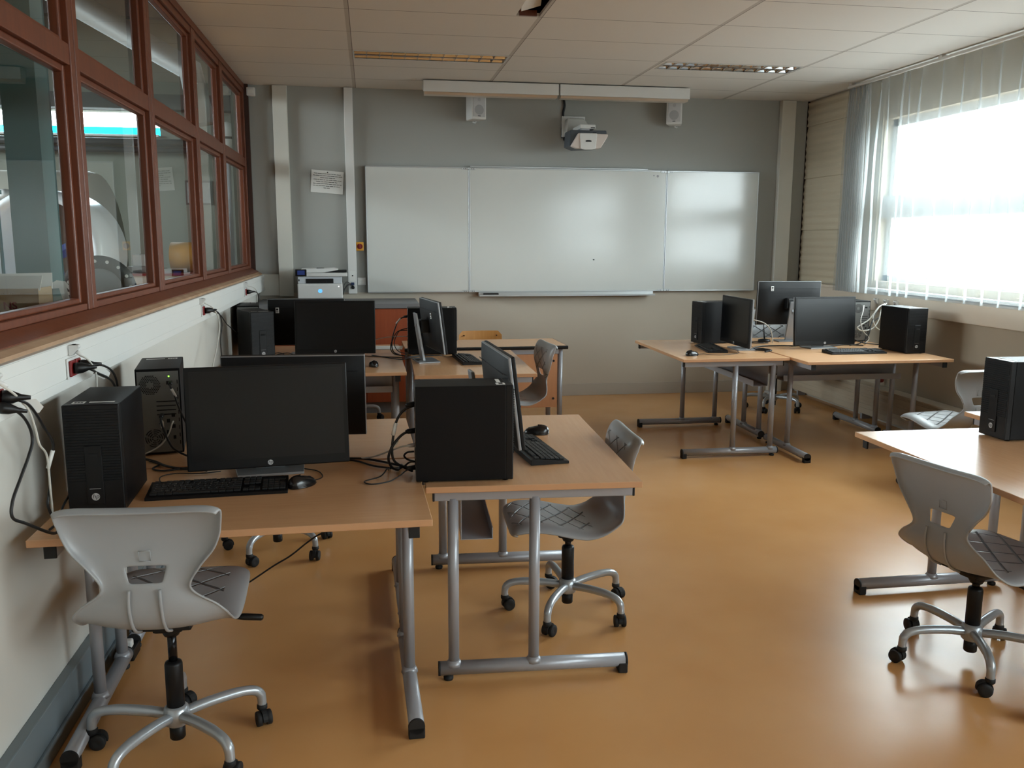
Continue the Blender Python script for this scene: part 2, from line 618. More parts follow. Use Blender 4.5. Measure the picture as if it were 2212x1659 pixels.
# brown glazed partition: sill, head, one window per bay
q = MB()
q.prism([(-1.20, 1.24), (-1.20, 1.292), (-1.092, 1.292), (-1.036, 1.262), (-1.036, 1.24)], -3.6, YB, axis='y')
q.box(-1.17, -1.092, -3.6, YB, 2.905, 2.949)
struct(q.build('trim_9', M['frame']))
q = MB()
q.prism([(-1.036, 1.236), (-1.036, 1.258), (-1.028, 1.256), (-1.004, 1.244), (-1.004, 1.232), (-1.03, 1.232)], FY, 8.58, axis='y')
struct(q.build('trim_10', M['putty']))
bays = [-3.6, -2.38, -1.15, .07, 1.29, 2.51, 3.73, 4.95, 6.205, 7.29, 8.555]
for n in range(len(bays) - 1):
    y0, y1 = bays[n] + .004, bays[n + 1] - .004
    q = MB()
    for (a, b) in ((y0, y0 + .05), (y1 - .05, y1)):
        q.box(-1.165, -1.095, a, b, 1.292, 2.905, bevel=.004)
    q.box(-1.163, -1.101, y0 + .05, y1 - .05, 1.292, 1.318, bevel=.003)
    q.box(-1.163, -1.099, y0 + .05, y1 - .05, 2.212, 2.290, bevel=.003)
    q.box(-1.163, -1.101, y0 + .05, y1 - .05, 2.862, 2.905, bevel=.003)
    # glazing beads
    for z0, z1 in ((1.318, 2.212), (2.290, 2.862)):
        for (a, b, c, d) in ((y0 + .05, y0 + .078, z0, z1), (y1 - .078, y1 - .05, z0, z1), (y0 + .078, y1 - .078, z0, z0 + .022), (y0 + .078, y1 - .078, z1 - .028, z1)):
            q.box(-1.155, -1.118, a, b, c, d, bevel=.006)
    wn = struct(q.build('window_%d' % (n + 1), M['frame']))
    g = MB()
    g.quad([(-1.14, y0 + .06, 1.322), (-1.14, y1 - .06, 1.322), (-1.14, y1 - .06, 2.208), (-1.14, y0 + .06, 2.208)])
    g.build('pane', M['glass'], wn, fixn=False)
    g = MB()
    g.quad([(-1.14, y0 + .06, 2.294), (-1.14, y1 - .06, 2.294), (-1.14, y1 - .06, 2.858), (-1.14, y0 + .06, 2.858)])
    g.build('pane', M['glass'], wn, fixn=False)
q = MB()
for b_ in bays[:-1]:
    q.box(-1.16, -1.098, b_ - .0045, b_ + .0045, 1.292, 2.905)
q.box(-1.17, -1.06, 8.56, YB, 1.24, 2.949)
struct(q.build('trim_11', mat('dark_brown_wood', (58, 30, 18), .6, noise=.2)))

# daylight window behind the curtain
q = MB()
X0, X1 = 4.50, 4.56
q.box(X0, X1, WY0, WY1, WZ0, WZ0 + .05); q.box(X0, X1, WY0, WY1, WZ1 - .06, WZ1)
q.box(X0 - .06, X1, WY0, WY1, 1.765, 1.955)
for yy in (WY0 + .03, -1.65, 1.47, 3.93, WY1 - .03):
    q.box(X0, X1, yy - .035, yy + .035, WZ0, WZ1)
wn = struct(q.build('window_11', M['white']))
g = MB(); g.quad([(4.53, WY0, WZ0), (4.53, WY0, WZ1), (4.53, WY1, WZ1), (4.53, WY1, WZ0)])
g.build('pane', M['glass'], wn)

# sheer curtain
def curtain():
    rnd = random.Random(3)
    path = []
    y = 7.60
    k = 0
    while y > 7.26:
        path.append((y, .032 if k % 2 else -.028)); y -= .019; k += 1
        path.append((y + .012 * (1 if k % 2 else 0), 0.0))
    ny0 = len(path)
    y = 7.26
    while y > WY0 - .1:
        st = rnd.uniform(.09, .26)
        a = rnd.uniform(.008, .018)
        path += [(y, 0), (y - .012, a), (y - .022, a * .9), (y - .026, -.012), (y - .04, -.006), (y - st * .6, .004)]
        y -= st
    zs = [1.115, 1.12, 1.15, 1.185, 1.19, 1.25, 1.35, 1.5, 1.7, 1.9, 2.1, 2.3, 2.5, 2.62, 2.72, 2.80, 2.84, 2.86, 2.885, 2.905]
    b = bmesh.new()
    rows = []
    for i, zz in enumerate(zs):
        row = []
        top = max(0, (zz - 2.4) / .5)
        for j, (yy, xx) in enumerate(path):
            pin = 1.0 - .45 * top
            wob = .006 * math.sin(yy * 23 + zz * 5) * (1 + top) + .012 * math.sin(yy * 2.1 + 1.3 * zz)
            hdr = .006 * math.sin(j * 2.4) if zz > 2.83 else 0
            y2 = yy + .035 * (1.1 - zz) * (1 if j < ny0 else 0) * -.3
            row.append(b.verts.new((4.285 + xx * pin + wob + hdr, y2, zz)))
        rows.append(row)
    for r0, r1 in zip(rows[:-1], rows[1:]):
        for j in range(len(path) - 1):
            f = b.faces.new((r0[j], r0[j + 1], r1[j + 1], r1[j]))
            f.smooth = True
    me = bpy.data.meshes.new('curtain')
    b.to_mesh(me); b.free()
    me.materials.append(M['curtain'])
    o = bpy.data.objects.new('curtain', me)
    COL.objects.link(o)
    return o
tag(curtain(), 'long white sheer curtain hanging in pleats over the bright window', 'curtain')
q = MB(); q.box(4.27, 4.30, WY0 - .1, 7.62, 2.912, 2.932, bevel=.003)
for yy in (7.56, 6.3, 5.05, 3.8, 2.5, 1.2, -.1, -1.4, -2.7, -4.0):
    q.box(4.262, 4.308, yy - .02, yy + .02, 2.93, 2.95)
tag(q.build('curtain_rail', M['white']), 'thin white curtain rail along the ceiling above the sheer curtain', 'rail')

# ------------------------------------------------------------------ desks
DT = .735          # height of the desk tops
def desk(label, cx_, cy_, rz, W=1.2, D=.76, tray=True, group='computer desks with T-shaped steel legs'):
    """local frame: the user sits at -y"""
    t = thing('computer_desk', label, 'desk', (cx_, cy_, 0), rz, group)
    q = MB(); q.box(-W / 2, W / 2, -D / 2, D / 2, DT - .022, DT, bevel=.0025)
    o = q.build('desk_top', [M['desk'], M['desk_edge']], t)
    for f in o.data.polygons:
        if abs(f.normal.z) < .5 or f.normal.z < -.5:
            f.material_index = 1
    for s in (-1, 1):
        x = s * (W / 2 - .055)
        q = MB()
        q.tube([(x, -D / 2 + .035, .043), (x, D / 2 - .045, .043)], .0255, 0, 20)
        q.tube([(x, D / 2 - .095, .05), (x, D / 2 - .095, DT - .055)], .0195, 0, 20)
        q.tube([(x, D / 2 - .385, .05), (x, D / 2 - .385, DT - .055)], .0195, 0, 20)
        for yy in (D / 2 - .095, D / 2 - .385):      # weld collars
            q.lathe([(.030, .055), (.0265, .066), (.0205, .076)], 0, 20, Matrix.Translation((x, yy, 0)))
        lg = q.build('leg_frame', M['steel'], t)
        q = MB()
        q.box(x - .016, x + .016, -D / 2 + .025, D / 2 - .03, DT - .062, DT - .0225, bevel=.003)
        tr_ = q.build('top_rail', M['steel'], t)
        q = MB()
        q.tube([(x, -D / 2 + .028, .043), (x, -D / 2 + .036, .043)], .0262, 0, 20)
        q.box(x - .0262, x + .0262, -D / 2 + .028, -D / 2 + .062, .0, .04, bevel=.004)
        q.build('front_foot', M['rubber'], lg)
        q = MB(); q.tube([(x, D / 2 - .046, .043), (x, D / 2 - .038, .043)], .0262, 0, 20)
        q.build('tube_cap', M['rubber'], lg)
        q = MB(); q.lathe([(.016, 0), (.018, .004), (.018, .012), (.008, .014), (.008, .022)], 0, 16, Matrix.Translation((x, D / 2 - .075, 0)))
        q.build('levelling_foot', M['rubber'], lg)
        for ya, yb_ in ((-D / 2 + .018, -D / 2 + .026), (D / 2 - .031, D / 2 - .024)):
            q = MB(); q.box(x - .017, x + .017, ya, yb_, DT - .063, DT - .0225, bevel=.002)
            q.build('rail_cap', M['rubber'], tr_)
    if not tray:
        return t
    q = MB()
    yb = D / 2 - .125
    q.box(-W / 2 + .075, W / 2 - .075, yb - .0015, yb + .0015, DT - .215, DT - .03)
    q.box(-W / 2 + .075, W / 2 - .075, yb - .11, yb + .0015, DT - .218, DT - .215)
    q.box(-W / 2 + .075, W / 2 - .075, yb - .113, yb - .11, DT - .218, DT - .175)
    q.build('cable_tray', M['steel'], t)
    return t

desk('beech desk nearest the camera at the left wall, with a chair in front', -.407, 2.925, R(1.2), W=1.14, D=.76, tray=False)
desk('beech desk back to back behind the nearest one at the left wall', -.415, 3.705, R(181.0), W=1.15, D=.76, tray=False)
desk('beech desk standing crosswise with a black tower on its front edge', .578, 3.487, R(87.4), W=1.2, D=.76)
desk('beech desk at the left wall in the middle row, under the wide black monitor', -.372, 5.92, R(.5), W=1.17, D=.76)
desk('beech desk at the left wall nearest the printer, back to back behind another', -.372, 6.69, R(180), W=1.17, D=.72)
desk('beech desk placed crosswise that touches the teacher desk', .655, 5.985, R(89), W=1.2, D=.77)
desk('beech desk set crosswise at the aisle end of the far right group', 2.585, 6.48, R(-90.5), W=1.2, D=.80)
desk('beech desk by the right wall facing the camera in the far right group', 3.56, 6.015, R(0), W=1.12, D=.74)
desk('beech desk hidden behind the monitors of the far right group', 3.56, 6.765, R(180), W=1.12, D=.74)
desk('desk top shining white with window light at the right edge of view', 2.50, 2.915, R(-90), W=1.2, D=.78)
desk('desk corner peeking out behind the tower at the right edge', 3.48, 3.47, R(180), W=1.15, D=.80)

# teacher desk
def teacher_desk():
    t = thing('teacher_desk', 'wide beech teacher desk with a black front edge and panel', 'desk', (.875, 6.90, 0), R(1.0))
    W, D, Z = 1.26, .52, .752
    q = MB(); q.box(-W / 2, W / 2, -D / 2 + .008, D / 2, Z - .026, Z, bevel=.002)
    q.build('desk_top', M['desk'], t)
    q = MB(); q.prism([(-D / 2 - .008, Z - .013), (-D / 2 - .004, Z - .003), (-D / 2 + .008, Z), (-D / 2 + .008, Z - .028), (-D / 2 - .004, Z - .025)], -W / 2 - .004, W / 2 + .006, axis='x')
    q.box(W / 2, W / 2 + .006, -D / 2, D / 2, Z - .027, Z - .001, bevel=.002)
    q.build('edge_strip', M['black'], t)
    for sx_ in (-1, 1):
        for sy_ in (-1, 1):
            q = MB(); q.tube([(sx_ * (W / 2 - .045), sy_ * (D / 2 - .05), 0), (sx_ * (W / 2 - .045), sy_ * (D / 2 - .05), Z - .028)], .02, 0, 20)
            q.build('leg', M['steel'], t)
    for ya in (-D / 2 + .035, D / 2 - .06):
        q = MB(); q.box(-W / 2 + .06, W / 2 - .06, ya, ya + .025, Z - .066, Z - .027)
        q.build('frame_rail', M['steel'], t)
    q = MB(); q.box(-W / 2 + .065, W / 2 - .068, -D / 2 + .038, -D / 2 + .056, .26, Z - .068, bevel=.002)
    q.build('modesty_panel', M['deskback'], t)
    for sx_ in (-1, 1):
        for zz in (.33, .63):
            q = MB(); q.cyl((sx_ * (W / 2 - .10), -D / 2 + .0385, zz), (sx_ * (W / 2 - .10), -D / 2 + .034, zz), .009, mi=0, n=16)
            q.build('panel_bolt', M['black'], t)
teacher_desk()

def wooden_chair():
    t = thing('wooden_chair', 'varnished plywood chair whose backrest shows behind the teacher desk', 'chair', (.945, 7.42, 0), R(0))
    q = MB()
    pts = []
    for i in range(13):
        x = -.19 + .38 * i / 12
        pts.append((x, .19 + .03 * (1 - (x / .19) ** 2)))
    zt, zb_ = .775, .62
    prev = None
    def prof(x):
        e = .035
        a = abs(x) - (.19 - e)
        return e - math.sqrt(max(0, e * e - max(0, a) ** 2))
    rows = []
    for x, y in pts:
        d = prof(x)
        rows.append([(x, y, zb_ + d * .6), (x, y, zt - d), (x, y + .010, zt - d), (x, y + .010, zb_ + d * .6)])
    for a, b in zip(rows[:-1], rows[1:]):
        for k in range(4):
            q.quad([a[k], b[k], b[(k + 1) % 4], a[(k + 1) % 4]])
    q.quad(rows[0]); q.quad(rows[-1])
    bmesh.ops.remove_doubles(q.bm, verts=q.bm.verts, dist=1e-5)
    q.build('backrest', M['wood'], t)
    q = MB(); q.box(-.2, .2, -.2, .18, .435, .447, bevel=.004); q.build('seat', M['wood'], t)
    for x in (-.143, .143):
        q = MB(); q.cyl((x, .225, .735), (x, .186, .735), .005, mi=0, n=10)
        q.build('rivet', M['black'], t)
    for s in (-1, 1):
        q = MB(); q.tube(catmull([(s * .17, -.17, .43), (s * .175, -.18, .2), (s * .18, -.19, .0)], 4), .011, 0, 12); q.build('leg', M['steel'], t)
        q = MB(); q.tube(catmull([(s * .18, .26, 0), (s * .172, .19, .40), (s * .150, .222, .62), (s * .145, .232, .74)], 5), .011, 0, 12); q.build('leg', M['steel'], t)
wooden_chair()

# ------------------------------------------------------------------ swivel chairs
def quilt_mat():
    m = mat('grey_quilted_plastic', (156, 158, 160), .34, noise=.02, bump=0)
    t = m.node_tree
    b = t.nodes['Principled BSDF']
    uv = t.nodes.new('ShaderNodeUVMap'); uv.uv_map = 'UVMap'
    s = t.nodes.new('ShaderNodeSeparateXYZ')
    t.links.new(uv.outputs[0], s.inputs[0])
    def math_(op, a, b_=None, clamp=False):
        n = t.nodes.new('ShaderNodeMath'); n.operation = op; n.use_clamp = clamp
        for i, v in enumerate((a, b_)):
            if v is None: continue
            if isinstance(v, (int, float)): n.inputs[i].default_value = v
            else: t.links.new(v, n.inputs[i])
        return n.outputs[0]
    u, v = s.outputs[0], s.outputs[1]
    au = math_('ABSOLUTE', u)
    outs = []
    for k in (.62, -.62):
        l = math_('ADD', v, math_('MULTIPLY', u, k))
        p = math_('PINGPONG', l, .0425)
        outs.append(math_('SUBTRACT', 1.0, math_('DIVIDE', p, .0055), True))
    g = math_('MAXIMUM', outs[0], outs[1])
    inside = math_('LESS_THAN', au, .15)
    vv1 = math_('MULTIPLY', math_('GREATER_THAN', v, .06), math_('LESS_THAN', v, .40))
    vv2 = math_('MULTIPLY', math_('GREATER_THAN', v, .66), math_('LESS_THAN', v, .86))
    g = math_('MULTIPLY', math_('MULTIPLY', g, inside), math_('ADD', vv1, vv2))
    bp = t.nodes.new('ShaderNodeBump')
    bp.invert = True
    bp.inputs['Strength'].default_value = 1.0
    bp.inputs['Distance'].default_value = .014
    t.links.new(g, bp.inputs['Height'])
    t.links.new(bp.outputs[0], b.inputs['Normal'])
    return m
M['quilt'] = quilt_mat()

PROF = [(.240, .018), (.260, .032), (.262, .050), (.246, .066), (.205, .077), (.15, .075), (.09, .064), (.03, .050), (-.03, .039), (-.085, .033), (-.135, .036), (-.178, .053), (-.208, .086), (-.220, .130), (-.214, .182), (-.200, .236), (-.192, .290), (-.194, .340), (-.204, .382), (-.222, .412), (-.244, .424), (-.262, .414)]
HW = [.150, .168, .180, .190, .200, .208, .213, .216, .217, .217, .217, .216, .209, .178, .120, .146, .188, .208, .215, .219, .219, .208]
def seat_shell(parent, z0):
    N = 66
    P = catmull([(0, a, b) for a, b in PROF], 6)
    Wd = catmull([(h, 0, 0) for h in HW], 6)
    n = len(P)
    S = [0]
    for a, b in zip(P[:-1], P[1:]):
        S.append(S[-1] + (b - a).length)
    cols = [-1, -.985, -.95, -.90, -.83, -.74, -.62, -.5, -.36, -.24, -.12, 0, .12, .24, .36, .5, .62, .74, .83, .90, .95, .985, 1]
    b = bmesh.new()
    uvl = b.loops.layers.uv.new('UVMap')
    grid = []
    for i, p in enumerate(P):
        d = (P[min(i + 1, n - 1)] - P[max(i - 1, 0)]).normalized()
        nrm = Vector((0, d.z, -d.y)).normalized()      # the sitter's side
        f = i / (n - 1)
        def ss(a_, b_, x_):
            x_ = min(1, max(0, (x_ - a_) / (b_ - a_)))
            return x_ * x_ * (3 - 2 * x_)
        # the rim of the shell rolls away from the sitter all round
        roll = .014 + .016 * ss(.06, .22, f) - .012 * ss(.36, .50, f) + .018 * ss(.60, .80, f) - .018 * ss(.86, .97, f)
        dish = .014 * ss(.12, .30, f) + .030 * ss(.38, .53, f) - .038 * ss(.60, .74, f)
        wd = Wd[i].x
        row = []
        for c in cols:
            a = abs(c)
            off = dish * a ** 2.4
            if a > .66:
                off -= roll * (1 - math.sqrt(max(0, 1 - ((a - .66) / .34) ** 2)))
            q = p + nrm * off
            row.append(b.verts.new((c * wd, q.y, q.z + z0)))
        grid.append(row)
    hole = []
    for i in range(n - 1):
        for j in range(len(cols) - 1):
            f0 = (S[i] + S[i + 1]) / 2
            cm_ = (cols[j] + cols[j + 1]) / 2
            if .662 < f0 < .705 and abs(cm_) < .32:
                continue
            f = b.faces.new((grid[i][j], grid[i + 1][j], grid[i + 1][j + 1], grid[i][j + 1]))
            f.smooth = True
            for lp, (ii, jj) in zip(f.loops, ((i, j), (i + 1, j), (i + 1, j + 1), (i, j + 1))):
                lp[uvl].uv = (cols[jj] * Wd[ii].x, S[ii])
    me = bpy.data.meshes.new('seat_shell')
    b.to_mesh(me); b.free()
    me.materials.append(M['quilt']); me.materials.append(M['chair'])
    o = bpy.data.objects.new('seat_shell', me)
    COL.objects.link(o)
    so = o.modifiers.new('s', 'SOLIDIFY')
    so.thickness = .007; so.offset = 0; so.material_offset = 1; so.material_offset_rim = 1
    su = o.modifiers.new('u', 'SUBSURF'); su.levels = 1; su.render_levels = 1
    bake(o)
    o.parent = parent
    return o

def swivel_chair(label, x, y, rz, z0=.375, phase=24):
    t = thing('swivel_chair', label, 'chair', (x, y, 0), rz, 'grey plastic swivel chairs')
    sh = seat_shell(t, z0)
    # recessed channel and small square mark on the back
    for s in (-1, 1):
        q = MB()
        pts = [(s * .041, -.2255, z0 + .185), (s * .043, -.2275, z0 + .14), (s * .043, -.215, z0 + .09), (s * .043, -.187, z0 + .050), (s * .042, -.14, z0 + .0265)]
        q.tube(catmull(pts, 5), .0045, 0, 10)
        q.build('back_rib', M['chair'], t)
    q = MB()
    zz, yy, w_ = z0 + .275, -.2005, .0155
    for a, b_ in (((-w_, zz - w_), (w_, zz - w_)), ((w_, zz - w_), (w_, zz + w_)), ((w_, zz + w_), (-w_, zz + w_)), ((-w_, zz + w_), (-w_, zz - w_))):
        q.tube([(a[0], yy - .0015 + (zz - a[1]) * .1, a[1]), (b_[0], yy - .0015 + (zz - b_[1]) * .1, b_[1])], .0012, 0, 6)
    q.build('square_mark', M['chair'], t)
    q = MB()
    q.box(-.085, .085, -.10, .09, z0 + .004, z0 + .022, bevel=.006)
    q.box(-.045, .045, -.05, .05, z0 - .028, z0 + .010, bevel=.012)
    q.lathe([(.022, z0 - .05), (.034, z0 - .025)], 0, 20)
    q.build('seat_mount', M['black'], t)
    q = MB()
    q.tube(catmull([(.03, .02, z0 - .008), (.12, .03, z0 - .010), (.19, .035, z0 - .016)], 4), .0045, 0, 10)
    q.tube([(.185, .0345, z0 - .0155), (.21, .036, z0 - .018), (.262, .038, z0 - .023), (.268, .038, z0 - .0235)], [.008, .0105, .0105, .006], 0, 12)
    q.build('height_lever', M['black'], t)
    q = MB()
    q.tube([(0, 0, .28), (0, 0, z0 - .03)], .0135, 0, 20)
    q.build('gas_piston', mat('black_chrome', (40, 40, 42), .15, metal=.8), t)
    q = MB()
    q.lathe([(.0265, .125), (.0265, .285), (.024, .292), (.014, .296)], 0, 28)
    q.lathe([(.021, .040), (.0235, .044), (.0235, .10)], 0, 28)
    q.build('column_sleeve', M['black'], t)
    q = MB()
    q.lathe([(.028, .085), (.036, .092), (.040, .118), (.036, .142), (.0275, .150)], 0, 28)
    q.build('base_hub', M['silver'], t)
    for k in range(5):
        a = R(phase + 72 * k) - rz
        ca, sa = math.cos(a), math.sin(a)
        def L(r_, z_): return (ca * r_, sa * r_, z_)
        q = MB()
        q.tube(catmull([L(.02, .118), L(.10, .128), L(.19, .130), L(.240, .122), L(.263, .104), L(.268, .080), L(.268, .066)], 4), [.0165] * 9 + [.0155] * 9 + [.0145] * 7, 0, 14)
        lg = q.build('leg', M['silver'], t)
        b_ = R((37 * k + 71 * int(x * 10)) % 360)
        cb, sb = math.cos(b_), math.sin(b_)
        T = Matrix.Translation((ca * .268, sa * .268, 0)) @ Matrix.Rotation(b_, 4, 'Z')
        q = MB()
        q.lathe([(.0135, .067), (.017, .064), (.017, .052), (.012, .046)], 0, 16, T)
        # hood: half drum over the wheels
        arc = [(.004 + math.cos(R(v)) * .0285, .0255 + math.sin(R(v)) * .0285) for v in range(-10, 191, 20)]
        q.prism([(u_ + .012, v_) for u_, v_ in arc], -.0075, .0075, axis='y', M=T)
        for s in (-1, 1):
            Q = T @ Matrix.Translation((.016, s * .0155, .0245)) @ Matrix.Rotation(PI / 2, 4, 'X')
            q.lathe([(.010, -.0085), (.0225, -.0085), (.0245, -.006), (.0245, .006), (.0225, .0085), (.010, .0085), (0.0001, .0065)], 0, 22, Q)
            Q2 = T @ Matrix.Translation((.016, s * .0155, .0245)) @ Matrix.Rotation(PI / 2, 4, 'X')
        q.build('caster', M['rubber'], t)
    return t

swivel_chair('grey swivel chair nearest the camera, seen from behind at the left desk', -.622, 2.645, R(-3), z0=.430, phase=26)
swivel_chair('grey swivel chair with a quilted seat tucked under the crosswise desk', .803, 3.47, R(88), z0=.366, phase=24)
swivel_chair('grey swivel chair standing apart at the right in front of the shining desk', 2.215, 2.80, R(-78), z0=.362, phase=31)
swivel_chair('grey swivel chair hidden behind the monitors with only its base showing', -.497, 4.44, R(184), z0=.450, phase=-42)
swivel_chair('grey swivel chair with tall back beside the far crosswise desk and teacher desk', .965, 5.93, R(94), z0=.438, phase=40)
swivel_chair('grey swivel chair near the printer, only one leg of its base visible', -.21, 7.57, R(196), z0=.378, phase=12)
swivel_chair('grey swivel chair by the right wall behind the tower, half in shade', 3.67, 5.00, R(8), z0=.372, phase=20)
swivel_chair('grey swivel chair base seen under the far right desks by the radiator', 3.72, 7.62, R(178), z0=.378, phase=10)

# ------------------------------------------------------------------ computers
def badge(name, parent, loc, rot, r, m1=None, m2=None):
    """round maker's mark: disc with slanted letters"""
    q = MB(); q.cyl((0, 0, 0), (0, 0, .0012), r, mi=0, n=32)
    o = q.build(name, m1 or M['badge'], parent)
    o.location = loc; o.rotation_euler = rot
    l = lettering('letters', 'hp', r * 1.7, m2 or M['print'], o, (0, r * .12, .0013), (0, 0, 0), shear=.25, thick=.0002)
    return o

def tower(label, x, y, rz, z=DT, rear_detail=False, stickers=True, W=.162, D=.350, Hh=.340):
    """local frame: front at -y"""
    t = thing('computer_tower', label, 'computer', (x, y, z), rz, 'black computer towers')
    q = MB()
    q.box(-W / 2, W / 2, -D / 2 + .032, D / 2, .006, Hh, bevel=.002)
    for sx_ in (-1, 1):
        for sy_ in (-1, 1):
            q.cyl((sx_ * .06, sy_ * .14, 0), (sx_ * .06, sy_ * .14, .0065), .011, mi=0, n=12)
    q.build('case', M['case'], t)
    q = MB()
    q.box(-W / 2, W / 2, -D / 2 + .006, -D / 2 + .0335, .005, Hh + .001, bevel=.004)
    zz = .10
    while zz < Hh - .012:                                # fine horizontal ribs
        q.box(-W / 2 + .005, W / 2 - .005, -D / 2 + .003, -D / 2 + .0065, zz, zz + .0045)
        zz += .0085
    q.box(-W / 2 + .055, -W / 2 + .105, -D / 2 + .001, -D / 2 + .0065, .03, .215, bevel=.002)
    fb = q.build('front_bezel', M['bezel'], t)
    q = MB(); q.box(-W / 2 + .066, -W / 2 + .094, -D / 2 - .0006, -D / 2 + .0014, .178, .190)
    q.build('drive_slot', M['dark'], t)
    q = MB(); q.box(-W / 2 + .064, -W / 2 + .096, -D / 2 - .0003, -D / 2 + .0014, .0795, .0810)
    q.build('name_line', M['legend'], t)
    badge('badge', t, (-W / 2 + .080, -D / 2 + .0008, .055), (PI / 2, 0, 0), .0115)
    if stickers:
        q = MB(); q.box(-.012, .060, -.128, -.114, Hh, Hh + .0006); q.build('sticker', M['sticker'], t)
        q = MB(); q.box(-.060, -.024, -.140, -.108, Hh, Hh + .0006)
        o = q.build('sticker', M['sticker'], t)
        q = MB()
        for k in range(3):
            q.box(-.054 + k * .009, -.047 + k * .009, -.132, -.118, Hh + .0006, Hh + .0009)
        q.build('sticker_print', M['print'], o)
    yb = D / 2
    q = MB(); q.box(-W / 2 + .006, W / 2 - .006, yb - .002, yb + .0012, .012, Hh - .010)
    rp_ = q.build('rear_panel', M['backplate'], t)
    q = MB()
    # hexagonal grille of the power supply
    cx0, cz0 = .030, Hh - .062
    for i in range(-6, 7):
        for j in range(-6, 7):
            hx = cx0 + i * .0066 + (j % 2) * .0033
            hz = cz0 + j * .0058
            d = math.hypot(hx - cx0, hz - cz0)
            if d < .038 and d > .0125:
                q.disc((hx, yb + .0016, hz), .0027, (0, 1, 0), 0, 6)
    # case fan rings, slots and ports
    fx, fz = .022, .068
    for rr in (.010, .018, .026, .034):
        for a in range(0, 360, 60):
            p0 = [(fx + math.cos(R(a + v)) * rr, yb + .0016, fz + math.sin(R(a + v)) * rr) for v in range(8 + int(rr * 500) % 20, 54 + int(rr * 500) % 20, 9)]
            q.tube(p0, .0018, 0, 5)
    for k in range(4):
        q.box(-.060, .010, yb + .0010, yb + .0018, Hh - .130 - k * .017, Hh - .126 - k * .017)
    q.box(-.052, -.030, yb + .0010, yb + .0020, Hh - .062, Hh - .048)
    for k, (a, b_) in enumerate(((-.055, -.042), (-.036, -.024), (-.055, -.040), (-.034, -.022), (-.055, -.045))):
        q.box(a, b_, yb + .0010, yb + .0020, .150 - k * .022, .164 - k * .022)
    for k in range(9):
        q.box(-.071, -.068, yb + .0010, yb + .0020, .04 + k * .03, .055 + k * .03)
    q.build('vents_and_ports', M['dark'], rp_)
    if rear_detail:
        q = MB(); q.disc((-.040, yb + .0022, Hh - .030), .0028, (0, 1, 0), 0, 12)
        q.build('status_light', M['greenled'], rp_)
    return t

T_A = tower('black tower standing upright at the front left beside the left wall', -.852, 2.935, R(3))
T_A2 = tower('black tower turned around showing its grey rear panel with cables', -.845, 3.685, R(189), rear_detail=True)
T_B = tower('black tower side-on at the front edge of the crosswise desk', .318, 3.035, R(88), W=.165, D=.345)
T_C = tower('black tower turned towards the aisle in the middle row by the left wall', -.800, 6.33, R(23))
T_C2 = tower('black tower with its back to the camera behind another by the left wall', -.925, 6.93, R(187))
T_D = tower('black tower behind the edge-on monitor near the teacher desk', .445, 6.46, R(89), D=.36)
T_E = tower('black tower at the aisle end of the far right group, left of the monitors', 2.79, 6.845, R(-80))
T_F = tower('black tower at the right wall beside the far right keyboard', 4.02, 6.13, R(2))
T_F2 = tower('black tower with grey rear panel behind the tangle of cables by the window wall', 4.035, 6.93, R(181))
T_G = tower('black tower cut by the right edge of the photo on the shining desk', 2.80, 3.322, R(-90))

